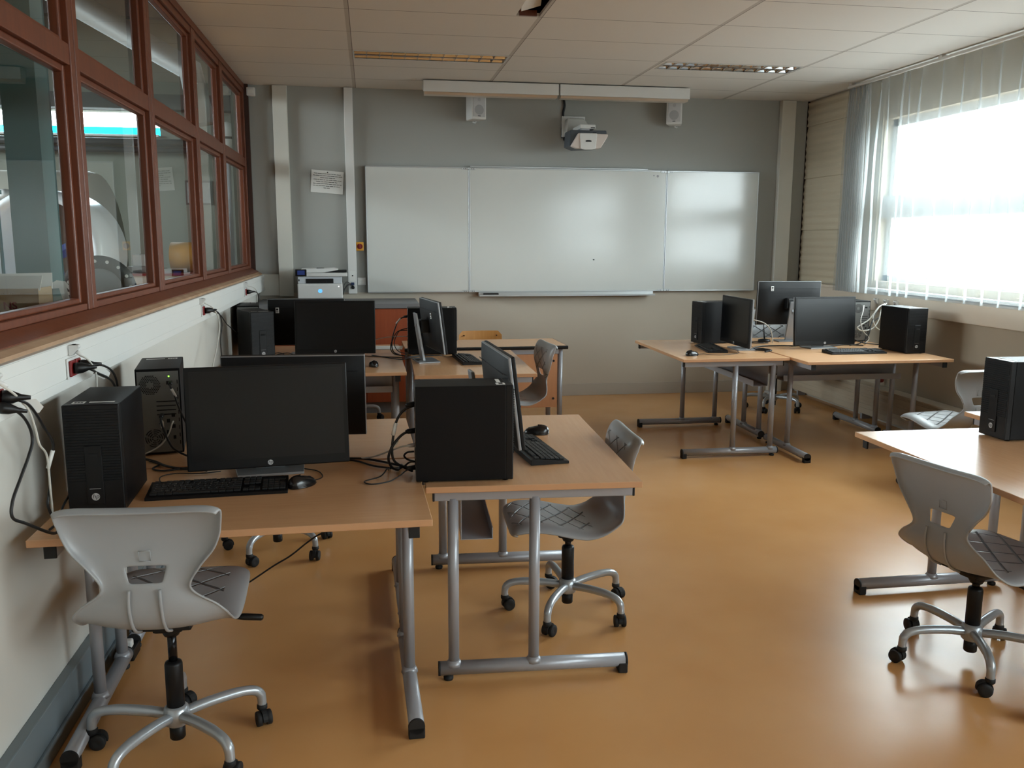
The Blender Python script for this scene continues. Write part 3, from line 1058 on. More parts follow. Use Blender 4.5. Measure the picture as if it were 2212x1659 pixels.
def monitor(label, x, y, rz, zb, tilt=6, W=.548, Hh=.352, sticker=None, back=.05, zbase=DT):
    """local frame: the screen looks along -y; zb = height of the lower edge above the desk"""
    t = thing('monitor', label, 'monitor', (x, y, zbase), rz, 'black desktop monitors')
    A = Matrix.Translation((0, 0, zb)) @ Matrix.Rotation(R(-tilt), 4, 'X')
    q = MB()
    q.box(-W / 2, W / 2, -.012, .004, 0, Hh, bevel=.004, M=A)
    hs = q.build('bezel', M['bezel'], t)
    q = MB(); q.box(-W / 2 + .016, W / 2 - .016, -.0128, -.0118, .034, Hh - .016, M=A)
    q.build('screen', M['screen'], t)
    q = MB(); q.box(-W / 2 + .0008, W / 2 - .0008, .003, .015, .001, Hh - .0006, bevel=.003, M=A)
    q.build('silver_rim', M['monrim'], t)
    q = MB()
    nx, nz = 12, 8
    g = [[None] * (nz + 1) for _ in range(nx + 1)]
    for i in range(nx + 1):
        for j in range(nz + 1):
            u, v = i / nx * 2 - 1, j / nz * 2 - 1
            e = (1 - abs(u) ** 3.5) * (1 - abs(v) ** 3.5)
            g[i][j] = q.bm.verts.new(A @ Vector((u * (W / 2 - .004), .0152 + .024 * max(e, 0) ** .4, Hh / 2 + v * (Hh / 2 - .004))))
    for i in range(nx):
        for j in range(nz):
            f = q.bm.faces.new((g[i][j], g[i][j + 1], g[i + 1][j + 1], g[i + 1][j])); f.smooth = True
    q.box(-W / 2 + .03, W / 2 - .03, .0350, .0378, Hh - .062, Hh - .0602, M=A)
    q.build('back_cover', mat('matt_black_shell', (20, 20, 21), .55, spec=.3) if 'matt_black_shell' not in bpy.data.materials else bpy.data.materials['matt_black_shell'], t, fixn=True)
    lb = badge('badge', t, A @ Vector((0, -.0122, .017)), (PI / 2 - R(tilt), 0, 0), .0092)
    # stand: leaning flat column, neck and base plate
    ph = zb + Hh * .5
    pm = A @ Vector((0, .035, Hh * .5))
    T = []
    q = MB()
    y0, y1 = pm.y + .035, pm.y + .085
    zt = min(.335, zb + Hh * .75)
    secs = [(0.008, .052, y0, .016), (zt * .33, .046, y0 + (y1 - y0) * .28, .018), (zt * .66, .043, y0 + (y1 - y0) * .62, .018), (zt, .041, y1, .014)]
    rings = []
    for zz, hw, yy, th in secs:
        rings.append([q.bm.verts.new(v) for v in ((-hw, yy, zz), (hw, yy, zz), (hw, yy + th, zz), (-hw, yy + th, zz))])
    for a, b_ in zip(rings[:-1], rings[1:]):
        for k in range(4):
            q.bm.faces.new((a[k], a[(k + 1) % 4], b_[(k + 1) % 4], b_[k]))
    q.bm.faces.new(rings[-1]); q.bm.faces.new(rings[0][::-1])
    bmesh.ops.bevel(q.bm, geom=q.bm.edges[:], offset=.002, segments=1, affect='EDGES')
    st = q.build('stand_column', M['monrim'], t)
    badge('stand_mark', st, (0, y0 + .78 * (y1 - y0) + .0178, zt * .78), (-PI / 2 - R(9), 0, PI), .021, M['monrim'], M['print'])
    q = MB(); q.box(-.05, .05, pm.y - .005, y0 + (y1 - y0) * .55, pm.z - .045, pm.z + .045, bevel=.01)
    q.build('neck', M['black'], t)
    q = MB(); q.prism([(-.115, y0 - .09), (.115, y0 - .09), (.125, y0 + .06), (-.125, y0 + .06)], 0, .009, bevel=.002)
    q.build('stand_base', M['monrim'], t)
    if sticker:
        sx_, sz_ = sticker
        q = MB(); q.box(sx_ - .012, sx_ + .012, .0320, .0405, sz_ - .020, sz_ + .020, bevel=.0015, M=A)
        o = q.build('sticker', M['sticker'], t)
        q = MB(); q.box(sx_ - .008, sx_ + .008, .0404, .0409, sz_, sz_ + .014, M=A)
        q.box(sx_ - .008, sx_ + .008, .0404, .0409, sz_ - .013, sz_ - .008, M=A)
        q.build('sticker_print', M['print'], o)
    return t

monitor('large black monitor nearest the camera at the left desk', -.365, 3.135, R(7.5), .035, W=.556, Hh=.362)
monitor('black monitor facing away just behind the nearest monitor', -.305, 3.555, R(179), .052, W=.556, Hh=.335)
monitor('black monitor seen edge-on rising behind the side-on tower', .530, 3.39, R(93), .065, tilt=7, sticker=None)
monitor('wide black monitor in the middle row at the left wall', -.245, 6.10, R(-3), .055, W=.545, Hh=.362)
monitor('black monitor with a white sticker, half hidden in the middle row', -.465, 6.60, R(181), .062, W=.55, Hh=.345, sticker=(.205, .265))
monitor('black monitor with white sticker seen edge-on beside the far crosswise keyboard', .445, 6.06, R(99.5), .075, tilt=7, sticker=(-.13, .255))
monitor('black monitor facing the aisle at the far right group', 2.785, 6.405, R(-90.5), .035, tilt=1, Hh=.368)
monitor('bluish black monitor facing the camera in the far right group', 3.490, 6.335, R(3.5), .030, tilt=4, W=.525, Hh=.375)
monitor('raised black monitor seen from behind with a white sticker near the window wall', 3.465, 6.93, R(180), .135, tilt=2, W=.56, Hh=.365, sticker=(.165, .305))

def keyboard(label, x, y, rz):
    t = thing('keyboard', label, 'keyboard', (x, y, DT), rz, 'black computer keyboards')
    W, D = .448, .150
    q = MB(); q.prism([(-D / 2, .0), (-D / 2, .010), (D / 2 - .004, .024), (D / 2, .020), (D / 2, .0)], -W / 2, W / 2, axis='x', bevel=.0015)
    q.build('housing', M['bezel'], t)
    q = MB()
    sl = math.atan2(.014, D - .004)
    A = Matrix.Translation((0, -D / 2, .0105)) @ Matrix.Rotation(sl, 4, 'X')
    def key(x0, x1, r_, mi=0):
        y0 = .016 + r_ * .0190 + (.006 if r_ == 5 else 0)
        q.box(x0 + .0009, x1 - .0009, y0 + .0008, y0 + .0178, 0, .006, bevel=.0012, seg=1, M=A)
    u = .0190
    x0 = -W / 2 + .012
    rows = [[1.25, 1.25, 1.25, 6.25, 1.25, 1.25, 1.25, 1.25], [2.25] + [1] * 10 + [2.75], [1.75] + [1] * 11 + [2.25], [1.5] + [1] * 12 + [1.5], [1] * 13 + [2], [1, -1] + [1] * 4 + [-.5] + [1] * 4 + [-.5] + [1] * 4]
    for r_, row in enumerate(rows):
        xx = x0
        for k in row:
            if k > 0: key(xx, xx + k * u, r_)
            xx += abs(k) * u
    xb = x0 + 15.3 * u
    for r_ in (0,):
        for k in range(3): key(xb + k * u, xb + (k + 1) * u, 0)
    key(xb + u, xb + 2 * u, 1)
    for r_ in (3, 4, 5):
        for k in range(3): key(xb + k * u, xb + (k + 1) * u, r_)
    xn = xb + 3.25 * u
    for r_ in range(5):
        for k in range(4): key(xn + k * u, xn + (k + 1) * u, r_)
    tag(q.build('keycaps', M['key'], t), kind='stuff')
    q = MB()
    rnd = random.Random(1)
    for r_ in range(1, 5):
        for k in range(14):
            xx = x0 + (k + .6 + rnd.uniform(-.1, .2)) * u
            y0 = .016 + r_ * .0190 + .011
            q.box(xx, xx + .0028, y0, y0 + .0032, .0061, .0063, M=A)
    q.build('key_print', M['legend'], t)
    return t
K1 = keyboard('black keyboard nearest the camera in front of the large monitor', -.515, 2.965, R(3.5))
def more_kb(label, x, y, rz):
    return dup(K1, (x, y, DT), rz, label)
more_kb('black keyboard beside the mouse on the crosswise desk at the front', .632, 3.37, R(96))
more_kb('black keyboard on the far crosswise desk before the teacher desk', .660, 6.03, R(94))
more_kb('black keyboard at the far right group beside the aisle mouse', 2.590, 6.41, R(-98))
more_kb('black keyboard in front of the bluish monitor in the far right group', 3.590, 6.065, R(1))

def mouse(label, x, y, rz):
    t = thing('mouse', label, 'mouse', (x, y, DT), rz, 'black computer mice')
    q = MB()
    n, m2 = 22, 9
    rings = []
    for i in range(m2 + 1):
        ph = i / m2 * PI / 2
        ring = []
        for k in range(n):
            a = 2 * PI * k / n
            px_, py_ = math.cos(a) * .031, math.sin(a) * .056
            px_ *= 1 - .10 * math.cos(2 * a) * (1 if abs(math.sin(a)) < .5 else .2)
            z_ = .004 + .034 * math.sin(ph) * (1 - .16 * math.sin(a))
            ring.append(q.bm.verts.new((px_ * math.cos(ph) ** .62, py_ * math.cos(ph) ** .62 - .006 * math.sin(ph), z_)))
        rings.append(ring)
    for a, b in zip(rings[:-1], rings[1:]):
        for k in range(n):
            try:
                f = q.bm.faces.new((a[k], a[(k + 1) % n], b[(k + 1) % n], b[k])); f.smooth = True
            except ValueError: pass
    bmesh.ops.remove_doubles(q.bm, verts=q.bm.verts, dist=1e-4)
    q.lathe([(.028, 0), (.029, .0045)], 0, 22, Matrix.Scale(1.85, 4, Vector((0, 1, 0))))
    q.build('shell', mat('glossy_black', (22, 20, 20), .22), t)
    Q = Matrix.Translation((0, .030, .0215)) @ Matrix.Rotation(PI / 2, 4, 'Y')
    q = MB(); q.lathe([(.004, -.0035), (.0085, -.0035), (.0085, .0035), (.004, .0035)], 0, 16, Q)
    q.build('wheel', M['rubber'], t)
    return t
M1 = mouse('black mouse right of the nearest keyboard', -.245, 2.985, R(-48))
dup(M1, (.700, 3.670, DT), R(76), 'black mouse beyond the keyboard on the front crosswise desk')
dup(M1, (.010, 5.83, DT), R(15), 'black mouse right of the wide monitor in the middle row')
dup(M1, (2.315, 6.075, DT), R(-70), 'black mouse at the aisle corner of the far right group')

# ------------------------------------------------------------------ things on the back wall
def whiteboard():
    t = thing('whiteboard', 'long white enamel board of three hinged panels on the back wall', 'whiteboard', (1.93, 8.56, 1.65))
    zb_, zt = 1.058 - 1.65, 2.245 - 1.65
    def panel(name, x0, x1, y):
        q = MB()
        q.box(x0 + .004, x1 - .004, y - .012, y, zb_ + .004, zt - .004)
        p = q.build(name, M['whiteboard'], t)
        q = MB()
        for b_ in ((x0, x1, zb_, zb_ + .012), (x0, x1, zt - .012, zt), (x0, x0 + .009, zb_, zt), (x1 - .009, x1, zb_, zt)):
            q.box(b_[0], b_[1], y - .0145, y + .004, b_[2], b_[3], bevel=.002)
        q.build('frame', M['alu'], p)
        return p
    panel('side_panel', -1.955, -.978, -.004)
    cp = panel('centre_panel', -.976, .994, -.002)
    panel('side_panel', .996, 1.962, -.004)
    for x in (-.979, .995):
        for z in (zb_ + .01, zt - .014):
            q = MB()
            q.box(x - .065, x + .065, -.022, -.017, z - .010, z + .012, bevel=.002)
            q.cyl((x, -.025, z - .012), (x, -.025, z + .014), .006, mi=0, n=12)
            for k in (-.048, -.030, .030, .048):
                q.cyl((x + k, -.0225, z), (x + k, -.0215, z), .004, mi=1, n=10)
            q.build('hinge', [M['alu'], M['black']], t)
    q = MB()
    q.prism([(-.004, zb_ + .006), (-.010, zb_ + .004), (-.020, zb_ - .028), (-.085, zb_ - .032), (-.088, zb_ - .022), (-.091, zb_ - .022), (-.090, zb_ - .038), (-.004, zb_ - .038)], -.885, .885, axis='x')
    q.build('pen_tray', M['alu'], t)
    q = MB(); q.box(-.96, .80, -.006, .03, zt + .001, zt + .016, bevel=.003)
    q.build('top_rail', M['alu'], t)
    for (x, z, r_) in ((.90, zt - .055, .012), (.86, zt - .05, .007)):
        q = MB(); q.cyl((x, -.013, z), (x, -.0155, z), r_, mi=0, n=20)
        q.build('printed_mark', mat('pale_grey_print', (150, 150, 155), .6), cp)
    q = MB(); q.cyl((.265, -.013, -.277), (.265, -.019, -.277), .006, mi=0, n=14)
    q.build('magnet', M['black'], cp)
    return t
whiteboard()
q = MB(); q.box(-.075, .075, -.02, .02, 0, .022, bevel=.006)
e_ = thing('whiteboard_eraser', 'black eraser lying at the left end of the pen tray', 'eraser', (1.16, 8.500, 1.029))
q.build('felt_block', M['black'], e_)

def ceiling_light(label, x0, x1, y0, y1):
    t = thing('ceiling_light', label, 'ceiling light', ((x0 + x1) / 2, (y0 + y1) / 2, H), 0, 'recessed louvre lights')
    W, D = x1 - x0, y1 - y0
    q = MB()
    q.box(-W / 2, W / 2, -D / 2, -D / 2 + .002, .0, .09); q.box(-W / 2, W / 2, D / 2 - .002, D / 2, .0, .09)
    q.box(-W / 2, -W / 2 + .002, -D / 2, D / 2, .0, .09); q.box(W / 2 - .002, W / 2, -D / 2, D / 2, .0, .09)
    q.box(-W / 2, W / 2, -D / 2, D / 2, .09, .092)
    hs = q.build('housing', M['louvre'], t)
    for yy in (-D * .25, D * .25):
        q = MB(); q.tube([(-W / 2 + .02, yy, .062), (W / 2 - .02, yy, .062)], .013, 0, 14)
        q.build('tube', M['white'], t)
    q = MB()
    # parabolic side reflectors and central spine
    for yc in (-D * .25, D * .25):
        for s in (-1, 1):
            pr = [(yc + s * (D * .25 - .001), -.001), (yc + s * (D * .25 - .012), .018), (yc + s * (D * .25 - .032), .04)]
            for a, b_ in zip(pr[:-1], pr[1:]):
                q.quad([(-W / 2 + .003, a[0], a[1]), (W / 2 - .003, a[0], a[1]), (W / 2 - .003, b_[0], b_[1]), (-W / 2 + .003, b_[0], b_[1])])
    n = 12
    for k in range(n + 1):
        x = -W / 2 + .004 + (W - .008) * k / n
        for yc in (-D * .25, D * .25):
            y_a, y_b = yc - D * .25 + .004, yc + D * .25 - .004
            # V-shaped cross blade, deeper in the middle
            for s in (-1, 1):
                q.quad([(x, y_a, -.002), (x, y_b, -.002), (x + s * .016, y_b - .02, .040), (x + s * .016, y_a + .02, .040)])
    for k in range(n + 1):
        x = -W / 2 + .004 + (W - .008) * k / n
        q.box(x - .0012, x + .0012, -D / 2 + .004, D / 2 - .004, -.0035, .004, mi=1)
    q.box(-W / 2 + .003, W / 2 - .003, -.004, .004, -.0035, .006, mi=1)
    q.build('louvre', [M['mirror'], M['louvre']], t, fixn=False)
    q = MB()
    fw_ = .008
    q.box(-W / 2 - .004, W / 2 + .004, -D / 2 - .004, -D / 2 + fw_, -.003, .0); q.box(-W / 2 - .004, W / 2 + .004, D / 2 - fw_, D / 2 + .004, -.003, .0)
    q.box(-W / 2 - .004, -W / 2 + fw_, -D / 2, D / 2, -.003, .0); q.box(W / 2 - fw_, W / 2 + .004, -D / 2, D / 2, -.003, .0)
    q.build('trim_frame', M['white'], t)
ceiling_light('unlit recessed louvre light left of the ceiling centre', -.089, 1.084, 6.926, 7.214)
ceiling_light('unlit recessed louvre light in the ceiling nearer the curtained window', 2.336, 3.484, 6.926, 7.214)

def board_light(label, x0, x1):
    t = thing('board_light', label, 'light', ((x0 + x1) / 2, 8.0, 2.89), 0, 'white batten lights above the whiteboard')
    W = x1 - x0
    q = MB()
    q.prism([(0, -.046), (0, .05), (.14, .055), (.14, -.01), (.012, -.046)], -W / 2 + .002, W / 2 - .002, axis='x', bevel=.003)
    q.build('body', M['white'], t)
    q = MB()
    q.prism([(.012, -.047), (.030, -.066), (.125, -.066), (.139, -.012)], -W / 2 + .012, W / 2 - .012, axis='x')
    q.build('reflector', mat('satin_reflector', (235, 225, 212), .38, metal=.8), t)
    for s in (-1, 1):
        q = MB(); q.box(s * (W / 2 - .2) - .02, s * (W / 2 - .2) + .02, .05, .09, .05, .059)
        q.build('ceiling_bracket', M['white'], t)
board_light('white batten light above the left half of the whiteboard', .494, 1.708)
board_light('white batten light above the projector, right of the other batten', 1.716, 2.936)

def loudspeaker(label, x, rz):
    t = thing('loudspeaker', label, 'speaker', (x, 8.47, 2.665), rz, 'small white wall speakers')
    q = MB(); q.prism([(-.075, -.12), (.075, -.12), (.058, .05), (-.058, .05)], 0, .225, bevel=.010)
    q.build('cabinet', M['white'], t)
    q = MB(); q.box(-.060, .060, -.1245, -.1195, .022, .210, bevel=.004)
    q.build('grille', mat('grey_white_mesh', (202, 202, 202), .7, bump=.4, bscale=900), t)
    q = MB(); q.cyl((0, -.1262, .085), (0, -.1244, .085), .045, mi=0, n=32)
    q.build('woofer', mat('woofer_grey', (170, 170, 172), .7), t)
    q = MB(); q.cyl((0, -.1255, .175), (0, -.1244, .175), .016, mi=0, n=24)
    q.build('tweeter', mat('tweeter_grey', (184, 184, 186), .7), t)
    q = MB(); q.box(-.014, .014, -.1262, -.1244, .026, .033)
    q.build('name_plate', M['print'], t)
    q = MB(); q.box(-.02, .02, .045, .11, .09, .13, bevel=.004)
    q.tube(catmull([(.0, -.05, -.012), (.02, .0, -.018), (.02, .06, -.004)], 4), .006, 0, 8)
    q.build('bracket', M['white'], t)
    q = MB(); q.tube(catmull([(-.03, .05, .215), (-.035, .09, .26), (-.03, .115, .285)], 5), .0022, 0, 8)
    q.build('cable', M['blackcable'], t)
loudspeaker('small white loudspeaker under the left batten light', .992, R(18))
loudspeaker('small white loudspeaker under the right end of the batten lights', 2.962, R(-24))

def projector():
    t = thing('projector', 'white short-throw projector on a wall arm above the whiteboard', 'projector', (2.02, 8.16, 2.46))
    q = MB()
    # dark rear shell
    q.prism([(-.180, -.035), (-.172, .105), (.168, .105), (.176, .06), (.10, -.05), (-.11, -.06)], -.02, .22, axis='y', bevel=.006)
    q.build('rear_shell', mat('slate_plastic', (66, 72, 80), .4), t)
    q = MB()
    b = [(-.175, -.045), (-.105, .072), (.170, .068), (.172, .050), (.105, -.058), (.06, -.066), (-.13, -.064)]
    q.prism(b, -.075, -.018, axis='y', bevel=.008)
    q.build('front_shell', mat('pinkish_white_plastic', (212, 200, 192), .4), t)
    q = MB()
    q.prism([(-.096, .070), (.064, .070), (.054, -.066), (.02, -.076), (-.05, -.077), (-.086, -.068)], -.092, -.070, axis='y', bevel=.006)
    q.build('lens_cover', M['white'], t)
    q = MB(); q.prism([(-.045, -.006), (.010, -.006), (.010, .004), (-.006, .009), (-.03, .009), (-.045, .004)], -.0935, -.0915, axis='y')
    q.build('name_plate', M['print'], t)
    q = MB(); q.box(-.078, .068, -.01, .30, .118, .158, bevel=.006)
    q.box(-.06, .02, .02, .18, .10, .12)
    q.build('arm', M['white'], t)
    q = MB(); q.box(.022, .062, -.0112, -.0098, .124, .132)
    q.build('arm_mark', M['print'], t)
    q = MB(); q.box(-.160, .072, .415, .436, .085, .285, bevel=.006)
    q.build('wall_plate', M['white'], t)
    q = MB(); q.prism([(-.13, .25), (.03, .25), (.07, .20), (.068, .12), (-.06, .09), (-.14, .09)], .29, .416, axis='y', bevel=.01)
    q.build('arm_housing', mat('light_grey_plastic', (186, 184, 178), .5), t)
    q = MB(); q.box(.02, .05, .41, .418, .105, .13, bevel=.004); q.cyl((-.08, .405, .13), (-.08, .39, .13), .014, mi=0, n=20)
    q.tube(catmull([(-.135, .425, .09), (-.13, .42, .06), (-.09, .42, .055), (-.04, .425, .09)], 5), .010, 0, 8)
    q.build('cable_gland', M['black'], t)
    q = MB(); q.box(.03, .06, -.074, -.06, .074, .080); q.build('sensor_window', M['dark'], t)
projector()
q = MB()
q.tube(catmull([(1.872, 8.588, 2.948), (1.880, 8.586, 2.90), (1.888, 8.586, 2.84), (1.876, 8.586, 2.78), (1.874, 8.586, 2.72), (1.866, 8.588, 2.60), (1.87, 8.588, 2.54)], 6), .011, 0, 10)
tag(q.build('projector_cable', M['blackcable']), 'thick black cable dropping from the ceiling to the projector plate', 'cable')

def notice():
    t = thing('notice', 'white paper notice with small printed lines pinned to the grey wall', 'notice', (-.378, 8.597, 2.093), 0)
    t.rotation_euler = (0, R(4.2), 0)
    q = MB()
    n = 8
    for i in range(n):
        xa, xb = -.148 + .296 * i / n, -.148 + .296 * (i + 1) / n
        ya, yb_ = -.003 - .004 * math.sin(PI * i / n), -.003 - .004 * math.sin(PI * (i + 1) / n)
        q.quad([(xa, ya, -.103), (xb, yb_, -.103), (xb, yb_, .103), (xa, ya, .103)])
        q.quad([(xa, ya + .0006, -.103), (xa, ya + .0006, .103), (xb, yb_ + .0006, .103), (xb, yb_ + .0006, -.103)])
    sh = q.build('sheet', M['sticker'], t, fixn=False)
    rnd = random.Random(5)
    q = MB()
    for k, (x0, x1) in enumerate(((-.125, .128), (-.130, .135), (-.065, .068), (-.125, .130), (-.10, .105), (-.128, .132), (-.128, .130), (-.030, .030))):
        z = .070 - k * .0185
        x = x0
        while x < x1 - .01:
            wd = min(rnd.uniform(.012, .038), x1 - x)
            xx = x
            while xx < x + wd:                       # tiny uneven letter strokes
                h_ = rnd.uniform(.0035, .0062)
                q.box(xx, xx + .0022, -.0085, -.0076, z, z + h_)
                xx += .0034
            x += wd + .007
    q.build('printed_text', M['print'], sh)
    q = MB(); q.lathe([(.005, 0), (.006, .002), (.003, .006), (0.0001, .008)], 0, 16, Matrix.Translation((-.0, -.006, .088)) @ Matrix.Rotation(PI / 2, 4, 'X'))
    q.build('pin', M['black'], t)
notice()

t = thing('emergency_switch', 'yellow wall switch box with a round red knob beside the whiteboard', 'switch', (-.090, 8.60, 1.497))
q = MB(); q.box(-.036, .036, -.045, 0, -.040, .040, bevel=.006); q.build('box', M['yellow'], t)
q = MB(); q.cyl((0, -.045, 0), (0, -.052, 0), .026, mi=0, n=24); q.box(-.006, .006, -.066, -.05, -.020, .020, bevel=.003); q.build('knob', M['red'], t)
t = thing('wall_socket', 'white square wall outlet just left of the whiteboard corner', 'socket', (-.080, 8.60, 1.165))
q = MB(); q.box(-.040, .040, -.010, 0, -.036, .036, bevel=.004); q.build('plate', M['white'], t)
q = MB(); q.box(-.026, .026, -.0125, -.009, -.024, .024, bevel=.003); q.build('cover', M['sticker'], t)
t = thing('motion_sensor', 'small white motion sensor high in the corner above the brown frame', 'sensor', (-1.035, 8.60, 2.885), R(0))
q = MB(); q.box(-.038, .038, -.045, 0, -.040, .040, bevel=.010); q.build('housing', M['white'], t)
q = MB(); q.prism([(-.022, -.02), (.022, -.02), (.022, .018), (-.022, .018)], -.052, -.044, axis='y', bevel=.003); q.build('lens', M['sticker'], t)

# narrow trunking with outlets
t = thing('cable_trunking', 'narrow white vertical trunking left of the whiteboard with outlets at its foot', 'trunking', (-.165, 8.60, 1.05))
q = MB(); q.box(-.040, .040, -.055, 0, 0, 1.895, bevel=.004); q.build('cover', M['white'], t)
q = MB(); q.box(-.028, .028, -.0575, -.0545, .12, .215, bevel=.002); q.build('outlet_plate', M['sticker'], t)
q = MB(); q.box(-.006, .006, -.059, -.057, .165, .178); q.build('slot', M['dark'], t)
t = thing('printer_plug', 'blue and black plugs in the foot of the narrow white trunking', 'plug', (-.165, 8.545, 1.13))
q = MB(); q.box(-.016, .016, -.03, 0, .0, .028, bevel=.004); q.build('blue_plug', mat('navy_plastic', (30, 50, 90), .4), t)
q = MB(); q.lathe([(.012, 0), (.016, .012), (.016, .03), (.008, .042)], 0, 16, Matrix.Translation((.002, 0, -.020)) @ Matrix.Rotation(PI / 2, 4, 'X')); q.build('black_plug', M['black'], t)

# storage cabinet and printer
def cabinet():
    t = thing('storage_cabinet', 'low cabinet with orange doors and grey top under the printer', 'cabinet', (-.29, 8.25, 0))
    x0, x1, y0, y1 = -.715, .715, -.33, .345
    q = MB(); q.box(x0, x1, y0 + .02, y1, .10, .955); q.build('body', M['orangedoor'], t)
    q = MB(); q.box(x0 + .01, x1 - .01, y0 + .04, y1, 0, .10); q.build('plinth', M['greytop'], t)
    q = MB(); q.box(x0 - .005, x1 + .005, y0 - .01, y1, .955, 1.0, bevel=.004); q.build('top', M['greytop'], t)
    n = 3
    for k in range(n):
        a = x0 + (x1 - x0) * k / n
        b_ = x0 + (x1 - x0) * (k + 1) / n
        q = MB(); q.box(a + .003, b_ - .003, y0, y0 + .02, .105, .950, bevel=.002); d = q.build('door', M['orangedoor'], t)
        q = MB(); q.tube([(b_ - .05, y0 - .018, .70), (b_ - .05, y0 - .018, .82)], .005, 0, 8); q.cyl((b_ - .05, y0 - .018, .705), (b_ - .05, y0, .705), .004, mi=0, n=8); q.cyl((b_ - .05, y0 - .018, .815), (b_ - .05, y0, .815), .004, mi=0, n=8)
        q.build('handle', M['alu'], d)
cabinet()

def printer():
    t = thing('printer', 'white multifunction printer with a glowing blue logo on the cabinet', 'printer', (-.455, 8.33, 1.0), R(2))
    q = MB(); q.box(-.200, .200, -.19, .16, 0.0, .190, bevel=.010); q.build('body', M['white'], t)
    q = MB(); q.box(-.196, .196, -.197, -.188, .035, .175, bevel=.004); q.build('front_door', M['white'], t)
    q = MB(); q.box(-.195, .195, -.17, .15, .190, .262, bevel=.006); q.build('upper_body', mat('pale_grey_plastic', (205, 210, 216), .4), t)
    t.scale = (1, 1, .88)
    q = MB(); q.box(-.125, .120, -.176, -.05, .193, .240, bevel=.004); q.box(-.07, .06, -.182, -.17, .196, .222, bevel=.003); q.build('output_slot', M['black'], t)
    q = MB(); q.box(-.215, .245, -.195, .15, .262, .298, bevel=.006); q.build('scanner_lid', M['white'], t)
    q = MB(); q.prism([(-.17, .298), (-.165, .338), (.13, .345), (.165, .336), (.165, .325), (.03, .300)], -.12, .14, axis='y', bevel=.005); q.build('document_feeder', M['white'], t)
    q = MB(); q.box(-.03, .04, -.10, .0, .3405, .346, bevel=.002); q.build('feeder_slot', M['black'], t)
    q = MB(); q.prism([(.04, .302), (.24, .302), (.24, .322), (.14, .320)], -.10, .12, axis='y'); q.build('paper_tray', M['dark'], t)
    T = Matrix.Translation((-.165, -.200, .300)) @ Matrix.Rotation(R(-14), 4, 'X')
    q = MB(); q.box(-.050, .050, -.012, .008, -.036, .036, bevel=.005, M=T); cp_ = q.build('control_panel', M['bezel'], t)
    q = MB(); q.box(-.030, .034, -.0132, -.0118, -.022, .022, M=T); q.build('display', emit('blue_display', (34, 52, 110), .12), cp_)
    q = MB(); q.box(-.190, -.180, -.1715, -.1695, .215, .235); q.build('usb_port', M['dark'], t)
    q = MB(); q.cyl((.165, -.1975, .160), (.165, -.1955, .160), .006, mi=0, n=16); q.build('power_button', emit('white_led', (240, 240, 240), .8), t)
    badge('badge', t, (.0, -.1968, .115), (PI / 2, 0, 0), .018, M['blueled'], M['sticker'])
printer()

# radiator along the right wall
def radiator():
    t = thing('radiator', 'long low beige radiator along the right wall under the desks', 'radiator', (XW, 6.5, 0))
    q = MB()
    q.box(-.13, -.02, -2.2, 1.98, .055, .30, bevel=.006)
    for zz in (.11, .175, .24):
        q.box(-.138, -.128, -2.19, 1.97, zz, zz + .04, bevel=.004)
    q.build('convector_panel', M['wallbeige'], t)
    q = MB(); q.box(-.145, -.015, -2.205, 1.985, .30, .318, bevel=.004); q.build('top_cover', M['wallbeige'], t)
    for yy in (-2.0, -.6, .6, 1.8):
        q = MB(); q.box(-.11, -.03, yy - .015, yy + .015, 0, .06); q.build('foot', M['steel'], t)
    q = MB(); q.tube(catmull([(-.07, .45, .32), (-.07, .45, .40), (-.05, .42, .46), (-.03, .42, .56)], 4), .009, 0, 10)
    q.lathe([(.016, 0), (.022, .01), (.022, .045), (.014, .055)], 1, 16, Matrix.Translation((-.07, .45, .37)) @ Matrix.Rotation(PI / 2, 4, 'Y'))
    q.build('valve', [M['steel'], M['red']], t)
radiator()

# lifted ceiling tile showing the void
t = thing('lifted_tile', 'broken ceiling tile tipped up beside a dark gap in the ceiling', 'ceiling tile', (.935, 5.42, 2.952))
q = MB()
T = Matrix.Rotation(R(-9), 4, 'Z') @ Matrix.Rotation(R(-16), 4, 'Y')
q.box(-.01, .115, -.30, .20, .006, .022, M=T, bevel=.002)
q.build('tile', M['ceiling'], t)
q = MB(); q.box(.02, .13, .262, .278, -.004, .03); q.build('bar', M['frame'], t)

# ------------------------------------------------------------------ sockets, plugs and cables
def socket(label, y, z=1.150, n=1):
    t = thing('power_socket', label, 'socket', (-.9795, y, z), 0, 'red power sockets in the white trunking')
    q = MB(); q.box(0, .006, -.030, .030 + .055 * (n - 1), -.034, .034, bevel=.003); q.build('frame', M['white'], t)
    for k in range(n):
        q = MB(); q.box(.006, .014, -.0235 + .055 * k, .0235 + .055 * k, -.026, .026, bevel=.003); q.build('outlet', M['red'], t)
    return t
socket('red power socket nearest the camera in the white trunking', 2.455, 1.152)
socket('double red power socket in the trunking above the rear-facing tower', 3.035, 1.150, 2)
socket('red power socket in the trunking at the middle row of desks', 5.38, 1.150)
socket('red power socket farthest away in the trunking near the back corner', 7.20, 1.150)
def netsocket(label, y):
    t = thing('network_socket', label, 'socket', (-.9795, y, 1.208), 0, 'white network sockets in the trunking')
    q = MB(); q.prism([(0, -.018), (.010, -.018), (.034, .012), (.030, .018), (0, .018)], -.013, .013, axis='y', bevel=.002, M=Matrix.Identity(4)); q.build('housing', M['white'], t)
    q = MB(); q.box(.010, .020, -.008, .008, .0165, .0195); q.build('port', M['dark'], t)
    return t
netsocket('white network socket above the nearest red power socket', 2.42)
netsocket('white network socket above the double red power socket', 3.05)
netsocket('white network socket above the red socket of the middle row', 5.33)
netsocket('white network socket near the back corner of the trunking', 7.17)

